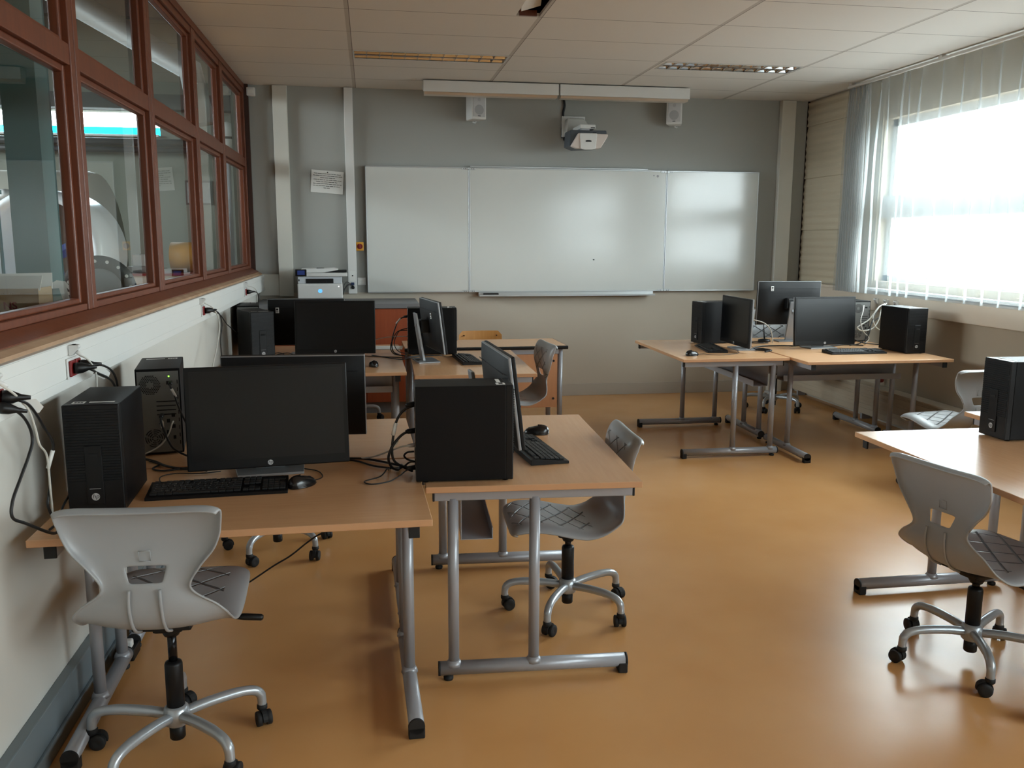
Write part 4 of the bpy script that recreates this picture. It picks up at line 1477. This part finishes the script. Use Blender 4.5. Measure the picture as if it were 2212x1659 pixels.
def plug_mesh(q, p, d, r=.018, L=.045):
    p = Vector(p); d = Vector(d).normalized()
    q.tube([p, p + d * .010, p + d * (L * .55), p + d * L, p + d * (L + .022)], [r * .95, r, r * .9, r * .45, r * .28], 0, 14)

def cable(label, pts, r=.0032, m='blackcable', plug=None, tags=(), group=None, name=None, cat=None, ends=()):
    t = thing(name or 'cable', label, cat or 'cable', pts[0], 0, group)
    P = [Vector(p) - Vector(pts[0]) for p in pts]
    C = catmull(P, 7)
    q = MB(); q.tube(C, r, 0, 8); q.build('cord', M[m], t)
    if plug:
        q = MB(); plug_mesh(q, plug[0] if len(plug) > 1 and plug[0] is not None else (0, 0, 0), plug[1], plug[2] if len(plug) > 2 else .018)
        q.build('plug', M['black'] if m == 'blackcable' else M['white'], t)
    for f, L_, w_ in tags:
        i = int(f * (len(C) - 1)); a = C[i]; b_ = C[min(i + 3, len(C) - 1)]
        d = (b_ - a).normalized(); s_ = d.cross(Vector((.3, -1, .1))).normalized(); nn = d.cross(s_).normalized()
        q = MB()
        if w_ > .009:
            q.prism([(0, -w_ * .35), (L_ * .3, -w_), (L_ * .9, -w_ * .75), (L_, .002), (L_ * .8, w_ * .4), (0, w_ * .35)], -.0006, .0006, M=Matrix.Translation(a + nn * .004) @ Matrix((d, s_, nn)).transposed().to_4x4())
            for k in range(3):
                q.box(L_ * .35, L_ * (.7 - .1 * k), -w_ * .65 + k * .006, -w_ * .65 + k * .006 + .0018, .0007, .0010, mi=1, M=Matrix.Translation(a + nn * .004) @ Matrix((d, s_, nn)).transposed().to_4x4())
        else:
            q.tube([a, a + d * L_], r * 1.5, 0, 8)
        q.build('tag', [M['sticker'], M['print']], t)
    for e in ends:                                        # connector bodies
        q = MB(); p = Vector(e[0]) - Vector(pts[0]); d = Vector(e[1]).normalized() * e[2]
        w_ = e[3]
        q.tube([p, p + d * .75, p + d], [w_, w_ * .9, w_ * .5], 0, 10)
        q.build('connector', M['black'] if m == 'blackcable' else M['white'], t)
    return t
X0_ = -.964
cable('black power cable with a white tag looping down from the nearest socket', [(X0_, 2.455, 1.158), (-.935, 2.462, 1.150), (-.925, 2.52, 1.125), (-.93, 2.59, 1.08), (-.935, 2.65, 1.031), (-.93, 2.693, 0.973), (-.945, 2.69, 0.91), (-.95, 2.70, 0.852), (-.95, 2.669, 0.80), (-.95, 2.70, .745)], .0040, plug=(None, (1, .35, -.1), .019), tags=((.20, .105, .024), (.60, .055, .004)))
cable('black power cable curving down to the desk corner from the nearest socket', [(X0_, 2.43, 1.135), (-.93, 2.455, 1.118), (-.93, 2.52, 1.071), (-.93, 2.541, 1.022), (-.93, 2.505, 0.985), (-.93, 2.43, 0.936), (-.93, 2.375, 0.897), (-.93, 2.365, 0.856), (-.92, 2.42, 0.821), (-.90, 2.54, 0.752), (-.90, 2.60, .741)], .0042, plug=(None, (1, .5, -.3), .016))
cable('grey network cable hanging beside the nearest red socket', [(-.955, 2.42, 1.200), (-.93, 2.45, 1.165), (-.93, 2.53, 1.11), (-.93, 2.568, 1.049), (-.93, 2.588, 0.998), (-.935, 2.65, 0.950), (-.94, 2.67, .86), (-.95, 2.70, .75)], .0032, 'whitecable', ends=(((-.958, 2.42, 1.205), (.5, .6, -.5), .03, .007),))
cable('black cable running over the desk edge behind the front left tower', [(-.93, 2.83, .80), (-.935, 2.75, .77), (-.93, 2.68, .742), (-.93, 2.61, .740)], .0036)
cable('black power cable with a long white tag from the double red socket', [(X0_, 3.035, 1.150), (-.93, 3.07, 1.142), (-.925, 3.15, 1.115), (-.92, 3.24, 1.085), (-.93, 3.34, 1.045), (-.94, 3.42, .98), (-.95, 3.45, .86), (-.95, 3.47, .745)], .0040, plug=(None, (1, .4, .0), .019), tags=((.26, .135, .026),))
cable('black power cable in the farther half of the double red socket', [(X0_, 3.09, 1.152), (-.92, 3.15, 1.145), (-.91, 3.25, 1.11), (-.925, 3.36, 1.05), (-.945, 3.44, .96), (-.96, 3.50, .80), (-.96, 3.52, .742)], .0040, plug=(None, (1, .4, .0), .019))
cable('grey network cable curving from the socket over the rear-facing tower', [(-.955, 3.05, 1.198), (-.93, 3.075, 1.170), (-.925, 3.12, 1.125), (-.93, 3.14, 1.07), (-.94, 3.16, .95), (-.95, 3.20, .80), (-.95, 3.24, .742)], .0032, 'whitecable', ends=(((-.958, 3.05, 1.203), (.5, .5, -.6), .03, .007),))
cable('long cream network cable drooping in front of the wall at the middle row', [(-.955, 5.33, 1.198), (-.93, 5.45, 1.16), (-.92, 5.575, 1.08), (-.92, 5.56, .998), (-.92, 5.42, .902), (-.92, 5.25, .80), (-.92, 5.10, .60), (-.93, 5.05, .30), (-.93, 5.05, .01)], .0036, 'whitecable')
cable('black power cable hanging straight down the wall at the middle row', [(X0_, 5.38, 1.150), (-.93, 5.60, 1.125), (-.93, 5.74, 1.04), (-.94, 5.72, .93), (-.94, 5.75, .80), (-.94, 5.77, .742)], .0036, plug=(None, (1, .8, .0), .018))
cable('crinkled black cable reaching from the middle socket to the towers', [(X0_, 5.43, 1.148), (-.93, 5.64, 1.11), (-.92, 5.80, 1.045), (-.925, 5.90, 1.02), (-.92, 6.02, .985), (-.93, 6.12, .975), (-.925, 6.25, .935), (-.94, 6.45, .90), (-.95, 6.60, .75)], .0032, plug=(None, (1, .9, .0), .017))
cable('black power cable at the socket nearest the back corner', [(X0_, 7.20, 1.152), (-.93, 7.34, 1.145), (-.92, 7.50, 1.12), (-.93, 7.62, 1.04), (-.95, 7.58, .90), (-.96, 7.45, .60), (-.96, 7.40, .01)], .004, plug=(None, (1, .7, .0), .018))
cable('white network cable at the socket nearest the back corner', [(-.955, 7.17, 1.20), (-.93, 7.28, 1.185), (-.92, 7.42, 1.15), (-.93, 7.54, 1.06), (-.955, 7.50, .85), (-.965, 7.36, .50), (-.965, 7.32, .01)], .003, 'whitecable')
# rear-facing tower
cable('black power cable with white sleeve plugged in the rear-facing tower', [(-.770, 3.505, 1.020), (-.765, 3.475, 1.012), (-.752, 3.470, .985), (-.738, 3.462, .94), (-.722, 3.455, .90), (-.70, 3.45, .84), (-.69, 3.45, .744)], .0034, tags=((.25, .035, .004),), ends=(((-.770, 3.505, 1.020), (.1, -1, -.1), .022, .009),))
cable('black video cable with a white flag on the rear-facing tower', [(-.808, 3.505, .894), (-.806, 3.470, .885), (-.796, 3.460, .848), (-.772, 3.452, .79), (-.745, 3.44, .765), (-.70, 3.43, .745), (-.66, 3.42, .741)], .0040, tags=((.18, .035, .010),), ends=(((-.808, 3.505, .894), (0, -1, -.1), .028, .009),))
cable('grey network cable curling below the fan of the rear-facing tower', [(-.768, 3.505, .869), (-.767, 3.478, .865), (-.778, 3.46, .829), (-.805, 3.455, .79), (-.845, 3.45, .765), (-.90, 3.45, .742)], .0030, 'whitecable')
cable('black cable bundle on the desk left of the large monitor', [(-.875, 3.44, .741), (-.815, 3.38, .742), (-.76, 3.30, .744), (-.70, 3.26, .742), (-.62, 3.25, .741)], .0050)
cable('thin black cable looping on the desk beside the bundle', [(-.84, 3.40, .740), (-.79, 3.34, .741), (-.80, 3.28, .740), (-.75, 3.24, .741), (-.66, 3.27, .742), (-.60, 3.22, .740)], .0035)
cable('thin black keyboard cable behind the nearest keyboard', [(-.700, 3.045, .745), (-.735, 3.10, .740), (-.745, 3.17, .739), (-.70, 3.20, .740), (-.62, 3.19, .739), (-.55, 3.21, .739)], .0020)
cable('thin black mouse cable curling right of the large monitor', [(-.212, 3.025, .742), (-.190, 3.06, .739), (-.183, 3.10, .738), (-.205, 3.17, .738), (-.26, 3.21, .739), (-.34, 3.26, .739)], .0019)
# side-on tower
G_ = 'cables behind the side-on tower'
cable('black power cable with white band plugged high in the side-on tower', [(.142, 3.045, .995), (.108, 3.045, .980), (.083, 3.045, .947), (.070, 3.045, .897), (.063, 3.045, .839), (.068, 3.05, .80), (.092, 3.06, .775), (.135, 3.09, .745)], .0045, tags=((.33, .045, .004),), ends=(((.146, 3.045, 1.0), (-1, 0, -.12), .034, .010),), group=G_)
cable('black video cable with a white label below the power plug of the side-on tower', [(.142, 3.04, .905), (.105, 3.04, .896), (.073, 3.04, .864), (.055, 3.04, .831), (.050, 3.05, .80), (.062, 3.08, .765), (.085, 3.12, .745), (.10, 3.2, .741)], .0048, tags=((.24, .045, .011),), ends=(((.146, 3.04, .906), (-1, 0, -.1), .036, .010),), group=G_)
cable('grey network cable drooping to the left from the side-on tower', [(.142, 3.06, .847), (.10, 3.07, .842), (.055, 3.10, .820), (.02, 3.17, .79), (-.01, 3.26, .76), (-.05, 3.32, .742), (-.12, 3.34, .739), (-.2, 3.34, .739)], .0030, 'whitecable', ends=(((.144, 3.06, .848), (-1, 0, -.05), .026, .0075),), group=G_)
cable('thin black cable spread in a loop on the desk left of the side-on tower', [(.140, 3.01, .777), (.112, 3.005, .772), (.088, 3.0, .755), (.05, 2.98, .741), (-.01, 2.96, .739), (-.035, 3.0, .739), (.02, 3.05, .741), (.045, 3.08, .76), (.05, 3.12, .745), (.06, 3.2, .739)], .0024, ends=(((.143, 3.01, .780), (-1, 0, -.1), .032, .009),), group=G_)
cable('black cable coiled close behind the side-on tower', [(.142, 3.07, .823), (.117, 3.07, .820), (.106, 3.07, .808), (.118, 3.08, .792), (.142, 3.08, .783), (.125, 3.12, .77), (.09, 3.14, .745), (.0, 3.2, .741), (-.08, 3.30, .740), (-.2, 3.33, .739)], .0036, group=G_)
cable('thick black cable lying flat on the desk beyond the side-on tower', [(.12, 3.16, .742), (.05, 3.24, .741), (-.03, 3.31, .741), (-.10, 3.33, .741), (-.22, 3.36, .741)], .0045, group=G_)
cable('thin black cable hanging in a slant under the nearest desk', [(-.62, 3.42, .165), (-.528, 3.43, .208), (-.409, 3.45, .278), (-.34, 3.45, .318), (-.27, 3.45, .372), (-.214, 3.45, .406), (-.10, 3.45, .45), (.0, 3.45, .50)], .0035)
# middle row
cable('black power cable with white band rising to the tower near the teacher desk', [(.262, 6.44, 1.01), (.205, 6.43, .992), (.168, 6.42, .918), (.146, 6.42, .824), (.155, 6.40, .76), (.20, 6.33, .741)], .0045, tags=((.18, .05, .004),), ends=(((.266, 6.44, 1.012), (-1, 0, -.1), .035, .010),))
cable('black cable arching from the lower ports of the tower near the teacher desk', [(.262, 6.45, .910), (.19, 6.44, .901), (.151, 6.42, .84), (.136, 6.41, .785), (.16, 6.38, .745), (.24, 6.30, .740)], .0038)
cable('second black cable arching from the tower near the teacher desk', [(.262, 6.44, .925), (.20, 6.42, .906), (.163, 6.40, .825), (.19, 6.38, .765), (.26, 6.39, .742)], .0034)
cable('pale cable stretched leftwards from the tower near the teacher desk', [(.262, 6.46, .863), (.19, 6.48, .860), (.10, 6.52, .850), (.0, 6.56, .82), (-.10, 6.58, .76), (-.16, 6.6, .739)], .0028, 'whitecable')
cable('long black cable lying across both desks of the middle row', [(.0, 6.36, .741), (.09, 6.25, .740), (.16, 6.14, .741), (.22, 6.12, .741), (.27, 6.20, .741), (.36, 6.27, .741), (.50, 6.30, .740)], .0036)
cable('black cable lying behind the wide monitor of the middle row', [(-.05, 6.33, .740), (.08, 6.28, .740), (.18, 6.22, .740), (.26, 6.24, .740), (.34, 6.30, .740), (.44, 6.31, .740)], .0030)
cable('thin black cable of the far crosswise keyboard', [(.59, 6.25, .741), (.53, 6.22, .739), (.50, 6.33, .739)], .0019)
cable('tangle of thin black cable between the two middle row towers', [(-.72, 6.50, .741), (-.67, 6.52, .75), (-.63, 6.49, .741), (-.68, 6.47, .742), (-.60, 6.42, .76), (-.56, 6.47, .741), (-.50, 6.40, .741)], .0026)
# far right group
cable('thin black mouse cable at the aisle corner of the far right group', [(2.36, 6.09, .742), (2.42, 6.13, .739), (2.46, 6.09, .739), (2.54, 6.06, .739), (2.70, 6.14, .739), (2.74, 6.25, .739)], .0019)
cable('black cable crossing behind the aisle monitor of the far right group', [(2.86, 6.29, .741), (2.97, 6.45, .741), (3.08, 6.52, .741), (3.20, 6.53, .741), (3.34, 6.50, .741)], .0050)
cable('black cable coil beside the foot of the aisle monitor', [(2.93, 6.18, .741), (3.01, 6.24, .742), (3.00, 6.34, .741), (2.93, 6.36, .743), (2.91, 6.27, .744), (2.98, 6.20, .745)], .0060)
cable('pale cable arching behind the aisle monitor', [(2.90, 6.75, .90), (3.0, 6.74, .935), (3.08, 6.72, .930), (3.17, 6.71, .90), (3.22, 6.70, .84), (3.24, 6.70, .742)], .0040, 'whitecable')
cable('black cable coil near the raised monitor stand', [(3.18, 6.74, .742), (3.12, 6.80, .742), (3.06, 6.76, .743), (3.10, 6.70, .743), (3.20, 6.70, .744)], .0040)
GT = 'tangled cables between the far right towers'
cable('thick grey cable loop nearest the bluish monitor', [(4.10, 6.60, 1.04), (4.05, 6.58, .99), (3.99, 6.56, .935), (3.925, 6.55, .90), (3.885, 6.54, .875), (3.93, 6.54, .850), (4.03, 6.56, .865), (4.09, 6.58, .93), (4.12, 6.60, 1.01), (4.20, 6.66, 1.06)], .0055, 'whitecable', group=GT)
cable('grey cable drooping in an S through the tangle', [(4.16, 6.62, 1.06), (4.07, 6.57, 1.03), (4.02, 6.55, .955), (4.05, 6.55, .88), (4.12, 6.56, .84)], .0050, 'whitecable', group=GT)
cable('thin grey cable falling to the desk in the tangle', [(4.00, 6.66, 1.045), (3.96, 6.60, 1.0), (3.915, 6.55, .93), (3.93, 6.53, .85), (3.98, 6.52, .79), (3.93, 6.50, .745)], .0036, 'whitecable', group=GT)
cable('black cable bent low along the desk in the tangle', [(3.82, 6.62, .84), (3.85, 6.55, .79), (3.92, 6.50, .757), (4.02, 6.48, .746), (4.12, 6.44, .742)], .0045, group=GT)
cable('black cable rising behind the far right tower', [(3.78, 6.46, .742), (3.87, 6.46, .760), (3.95, 6.48, .82), (3.99, 6.52, .90), (4.06, 6.58, .99), (4.14, 6.64, 1.05)], .0045, group=GT)
cable('black cable lying behind the keyboard of the bluish monitor', [(3.30, 6.50, .741), (3.45, 6.52, .741), (3.62, 6.47, .741), (3.78, 6.52, .741), (3.90, 6.46, .741)], .0050)
cable('black cable sloping from the trunking into the tangle', [(4.33, 6.75, 1.045), (4.26, 6.68, 1.03), (4.13, 6.62, .96), (4.03, 6.58, .90), (3.97, 6.55, .80), (3.95, 6.52, .742)], .0040, group=GT)
for k, (yy, lb) in enumerate(((7.04, 'white socket clip on the right trunking nearest the back wall'), (6.89, 'middle white socket clip of three on the right trunking'), (6.745, 'white socket clip on the right trunking just above the far right tower'))):
    t = thing('network_socket', lb, 'socket', (4.356, yy, 1.05), 0, 'white clips on the right trunking')
    q = MB(); q.prism([(0, -.022), (-.012, -.022), (-.036, .016), (-.030, .024), (0, .024)], -.016, .016, axis='y', bevel=.002); q.build('housing', M['white'], t)
    q = MB(); q.box(-.030, -.014, -.009, .009, .020, .0255); q.build('port', M['dark'], t)
t = thing('printer_cable', 'black cables looping from the printer to the trunking plugs', 'cable', (-.25, 8.48, 1.04))
q = MB(); q.tube(catmull([(-.005, -.06, .01), (.01, -.03, .06), (.045, 0, .10), (.075, .02, .09), (.088, .045, .095)], 6), .005, 0, 8); q.build('cord', M['blackcable'], t)
q = MB(); q.tube(catmull([(.0, -.06, .02), (.005, -.03, .09), (.03, .0, .125), (.06, .02, .11), (.085, .045, .075)], 6), .003, 0, 8); q.build('cord', M['blackcable'], t)
t = thing('antenna', 'small black round-based antenna with a thin rod behind the aisle monitor', 'antenna', (3.24, 6.86, DT))
q = MB(); q.lathe([(.050, 0), (.052, .006), (.048, .018), (.020, .024), (.0001, .026)], 0, 28); q.build('base', M['black'], t)
q = MB(); q.tube([(0, 0, .02), (-.012, 0, .15)], [.005, .0035], 0, 10); q.build('rod', M['black'], t)
t = thing('power_strip', 'black power strip with a white plug on the floor by the left skirting', 'power strip', (-.935, 3.315, 0), R(0))
q = MB(); q.box(-.028, .028, -.048, .048, 0, .045, bevel=.006); q.build('housing', M['black'], t)
q = MB(); q.box(-.018, .018, -.030, .0, .045, .075, bevel=.006); q.build('plug', M['white'], t)

def sheet(label, x, y, rz):
    t = thing('paper_sheet', label, 'paper', (x, y, DT), rz)
    q = MB()
    n = 6
    for i in range(n):
        a, b_ = -.105 + .21 * i / n, -.105 + .21 * (i + 1) / n
        za, zb2 = .0015 + .003 * math.sin(i * 1.7) ** 2, .0015 + .003 * math.sin((i + 1) * 1.7) ** 2
        q.quad([(a, -.1485, za), (b_, -.1485, zb2), (b_, .1485, zb2), (a, .1485, za)])
        q.quad([(a, -.1485, za + .001), (b_, -.1485, zb2 + .001), (b_, .1485, zb2 + .001), (a, .1485, za + .001)])
    q.build('sheet', M['sticker'], t, fixn=False)
sheet('white paper sheet on the desk right of the wide middle monitor', .09, 6.82, R(86))

# ------------------------------------------------------------------ workshop beyond the brown glazing
M['wsgrey'] = mat('workshop_wall_paint', (112, 116, 105), .8, noise=.08, nscale=1.2)
M['teal'] = mat('teal_steel', (52, 98, 100), .5, noise=.06)
M['blue'] = mat('blue_steel', (36, 72, 140), .4)
q = MB()
q.box(-7.0, -1.25, 12.2, 12.4, 0, 2.86); q.box(-7.0, -1.25, 12.2, 12.4, 3.16, 4.4)
q.box(-2.62, -1.25, 12.2, 12.4, 2.86, 3.16)
struct(q.build('wall_workshop_back', M['wsgrey']))
q = MB(); q.box(-1.25, -1.1, YB + .2, 12.4, 0, 4.4); q.box(-1.25, -1.2, FY, YB + .2, 3.35, 4.4)
struct(q.build('wall_workshop_right', M['wsgrey']))
q = MB()
q.box(-7.2, -7.0, FY, 12.4, 0, 2.45); q.box(-7.2, -7.0, FY, 12.4, 3.95, 4.4); q.box(-7.2, -7.0, FY, 4.5, 2.45, 3.95); q.box(-7.2, -7.0, 9.5, 12.4, 2.45, 3.95)  # opening in this wall is out of view, added to let sky in
q.box(-7.0, -1.25, FY - .2, FY, 0, 4.4)
struct(q.build('wall_workshop_left', M['wsgrey']))
q = MB(); q.box(-7.2, -1.2, FY - .2, 12.4, 4.4, 4.5)
struct(q.build('ceiling_workshop', M['fabric_dark']))
q = MB()
for yy in (6.0, 8.5, 11.0):
    q.box(-7.0, -1.25, yy - .07, yy + .07, 4.02, 4.4)
q.box(-7.0, -1.25, 11.95, 12.15, 3.16, 3.34)
struct(q.build('trim_12', M['fabric_dark']))
q = MB(); q.box(-6.9, -2.62, 12.26, 12.27, 2.865, 2.965)
t = tag(q.build('turquoise_panel', glassm('turquoise_sheet', (.05, .62, .78), .3)), 'turquoise translucent strip under the bright workshop window band', 'panel')
q = MB(); q.box(-6.9, -2.62, 12.10, 12.2, 2.835, 2.862, bevel=.003)
tag(q.build('window_ledge', M['white']), 'thin white ledge below the turquoise strip in the workshop', 'ledge')
for k, (zz, r_) in enumerate(((2.755, .045), (2.66, .035))):
    q = MB(); q.tube([(-6.8, 11.98, zz), (-2.0, 11.98, zz)], r_, 0, 12)
    tag(q.build('workshop_pipe', mat('dark_pipe', (52, 56, 58), .5)), ['dark workshop pipe just under the turquoise strip', 'thinner dark workshop pipe running lowest on the far wall'][k], 'pipe')
t = thing('steel_column', 'teal painted steel column standing just beyond the nearest glass pane', 'column', (-1.735, 5.05, 0))
q = MB(); q.box(-.085, .085, -.10, -.088, 0, 4.4); q.box(-.006, .006, -.09, .09, 0, 4.4); q.box(-.085, .085, .088, .10, 0, 4.4)
q.box(.06, .084, -.09, .09, 0, 4.4)
q.build('beam', M['teal'], t)
q = MB(); q.tube([(-1.800, 4.72, 4.4), (-1.792, 4.72, 1.24)], .0085, 0, 8); q.box(-1.81, -1.775, 4.705, 4.735, 1.78, 1.80)
tag(q.build('hanging_cord', M['teal']), 'thin grey-green cord hanging in front of the teal column', 'cord')
t = thing('workbench', 'dark workbench directly behind the nearest glass pane', 'workbench', (-1.78, 4.1, 0))
q = MB(); q.box(-.55, .50, -1.6, .82, 1.185, 1.222, bevel=.004); q.build('bench_top', mat('dark_bench', (44, 52, 56), .3), t)
for sx_ in (-.48, .42):
    for sy_ in (-1.5, .72):
        q = MB(); q.box(sx_ - .03, sx_ + .03, sy_ - .03, sy_ + .03, 0, 1.186); q.build('leg', M['steel'], t)
t = thing('cardboard_box', 'open cardboard box with white flaps and red letters on the workbench', 'box', (-1.60, 4.22, 1.222), R(4))
q = MB()
for b_ in ((-.16, .16, -.11, -.106, 0, .13), (-.16, .16, .106, .11, 0, .13), (-.16, -.156, -.11, .11, 0, .13), (.156, .16, -.11, .11, 0, .13), (-.16, .16, -.11, .11, 0, .004)):
    q.box(*b_)
q.build('body', M['cardboard'], t)
q = MB()
q.prism([(-.165, .105), (.165, .110), (.178, .175), (-.165, .170)], -.114, -.110, axis='y', M=Matrix.Rotation(R(-6), 4, 'X'))
q.build('flap', M['sticker'], t)
q = MB()
q.prism([(-.165, .11), (.165, .11), (.17, .18), (-.16, .175)], .110, .114, axis='y', M=Matrix.Rotation(R(6), 4, 'X'))
q.build('flap', M['sticker'], t)
lettering('red_letters', 'NS', .045, M['red'], t, (.045, -.1112, .055), (PI / 2, 0, 0), bold=.001)
t = thing('engine_cowling', 'large white ring of an engine cowling in the workshop', 'machine part', (-2.50, 7.5, 1.45), R(-8))
q = MB()
Q = Matrix.Rotation(PI / 2, 4, 'X')
q.lathe([(.40, -.30), (.405, .10), (.42, .16), (.455, .17), (.485, .13), (.49, -.30), (.46, -.32), (.41, -.31)], 0, 56, Q)
q.build('ring', mat('glossy_white_paint', (226, 232, 236), .25), t)
q = MB(); q.lathe([(.0001, -.22), (.12, -.20), (.32, -.26), (.405, -.28)], 0, 40, Q); q.build('inner_skin', mat('beige_composite', (118, 110, 98), .5, noise=.1), t)
t = thing('engine_stand', 'blue steel stand with slanted legs inside the workshop', 'stand', (-2.42, 7.0, 0))
q = MB()
for a, b_ in (((-.24, 0, .0), (-.05, 0, 1.70)), ((.28, 0, .0), (.10, 0, 1.62)), ((-.16, .1, 1.30), (.25, .1, 1.52))):
    q.tube([a, b_], .045, 0, 4, smooth=False)
q.build('legs', M['blue'], t)
q = MB(); q.lathe([(.02, -.08), (.10, -.07), (.11, .05), (.05, .12)], 0, 20, Matrix.Translation((.04, -.02, 1.56)) @ Q); q.build('hub', M['black'], t)
t = thing('fuselage', 'pale rounded fuselage deep in the workshop, oval windows painted white as if showing sky', 'aircraft part', (-3.9, 9.2, 1.25))
q = MB(); q.lathe([(.0001, -1.0), (.5, -.9), (.86, -.55), (.95, 0), (.95, 1.25), (.93, 1.32)], 0, 40, Matrix.Rotation(PI / 2, 4, 'Y')); q.build('hull', mat('cream_paint_hull', (150, 148, 136), .45, noise=.06, nscale=2), t)
for xx in (.70, 1.05):  # white discs paint in the sky brightness of the window openings
    q = MB(); q.lathe([(.0001, .004), (.062, .0)], 0, 24, Matrix.Translation((xx, -.655, .70)) @ Matrix.Rotation(R(47), 4, 'X') @ Matrix.Scale(1.25, 4, Vector((1, 0, 0)))); q.build('window', M['white'], t)
t = thing('bolt_flange', 'dark round flange with a circle of bolt holes behind the second pane', 'flange', (-1.60, 5.60, 1.262), R(12))
q = MB(); q.lathe([(.128, -.008), (.205, -.008), (.205, .008), (.128, .008), (.128, -.008)], 0, 48, Q); q.build('disc', mat('dark_cast_iron', (62, 64, 62), .4, metal=.3), t)
for k in range(16):
    a = 2 * PI * k / 16 + .1
    q = MB(); q.cyl((math.cos(a) * .172, -.0086, math.sin(a) * .172), (math.cos(a) * .172, -.0096, math.sin(a) * .172), .010, mi=0, n=14); q.build('bolt_hole', M['sticker'], t)
q = MB(); q.lathe([(.128, -.2), (.128, .0)], 0, 40, Q); q.lathe([(.0001, -.19), (.127, -.19)], 0, 40, Q); q.build('barrel', mat('grey_casting', (128, 134, 136), .35, metal=.3), t)
q = MB(); q.box(-.08, .08, -.04, .16, -.04 - 1.22, -.20); q.build('pedestal', M['steel'], t)
t = thing('storage_rack', 'long pale storage unit with a red top edge in the workshop', 'cabinet', (-2.0, 8.9, 0))
q = MB(); q.box(-.5, .60, -.35, .35, 0, 1.225); q.build('body', M['wallwhite'], t)
q = MB(); q.box(-.52, .62, -.37, .37, 1.225, 1.245); q.build('top', M['red'], t)
t = thing('yellow_drum', 'yellow drum lying on the red-edged workshop unit', 'drum', (-1.78, 8.95, 1.245 + .142), 0)
q = MB(); q.lathe([(.132, -.10), (.142, -.10), (.142, .16), (.132, .16)], 0, 36, Matrix.Rotation(PI / 2, 4, 'Y')); q.build('shell', M['yellow'], t)
q = MB(); q.lathe([(.0001, -.06), (.132, -.06)], 0, 36, Matrix.Rotation(PI / 2, 4, 'Y')); q.build('end_plate', M['fabric_dark'], t)
t = thing('instrument', 'small grey and white bench instrument on the red-edged workshop unit', 'instrument', (-2.15, 8.80, 1.245))
q = MB(); q.box(-.11, .11, -.08, .08, 0, .06, bevel=.008); q.build('base', M['alu'], t)
q = MB(); q.box(-.05, .07, -.05, .05, .06, .17, bevel=.01); q.build('head', M['white'], t)
t = thing('paper_bracket', 'white folded paper flap lying near the flange behind the second pane', 'paper', (-1.60, 4.90, 1.222), R(10))
q = MB(); q.prism([(-.06, .10), (-.01, .13), (.03, .125), (.05, .0), (.02, .0), (.0, .09), (-.055, .085)], -.004, .004, axis='y'); q.prism([(.03, .125), (.10, .03), (.095, .022), (.028, .10)], .004, .007, axis='y'); q.build('flap', M['sticker'], t)
t = thing('poster', 'grey framed picture on the far workshop wall', 'poster', (-2.18, 12.2, 2.15))
q = MB(); q.box(-.17, .17, -.02, 0, -.155, .155); q.build('frame', M['fabric_dark'], t)
q = MB(); q.box(-.145, .145, -.023, -.019, -.13, .13); q.build('picture', mat('grey_print', (150, 152, 150), .6, noise=.5, nscale=9, noise_rgb=(70, 74, 74)), t)
t = thing('white_dome', 'round white dome on a pole near the workshop end wall', 'dome', (-1.47, 10.0, 0))
q = MB(); q.lathe([(.0001, 2.46), (.08, 2.50), (.13, 2.58), (.13, 2.68), (.09, 2.76), (.0001, 2.79)], 0, 32); q.build('dome', M['white'], t)
q = MB(); q.tube([(0, 0, 0), (0, 0, 2.47)], .025, 0, 12); q.lathe([(.14, 0), (.14, .03), (.03, .05)], 0, 24); q.build('pole', M['steel'], t)
q = MB(); q.lathe([(.1315, 2.60), (.1335, 2.605), (.1335, 2.62), (.1315, 2.625)], 0, 32); q.build('band', M['black'], t)
q = MB(); q.tube([(-3.3, 8.15, 4.02), (-2.36, 8.0, 3.47), (-1.42, 7.85, 2.93), (-1.34, 7.84, 2.5)], .10, 0, 20)
tag(q.build('ventilation_duct', mat('pale_duct', (150, 156, 156), .5, metal=.2)), 'pale sloping duct high behind the glazing', 'duct')
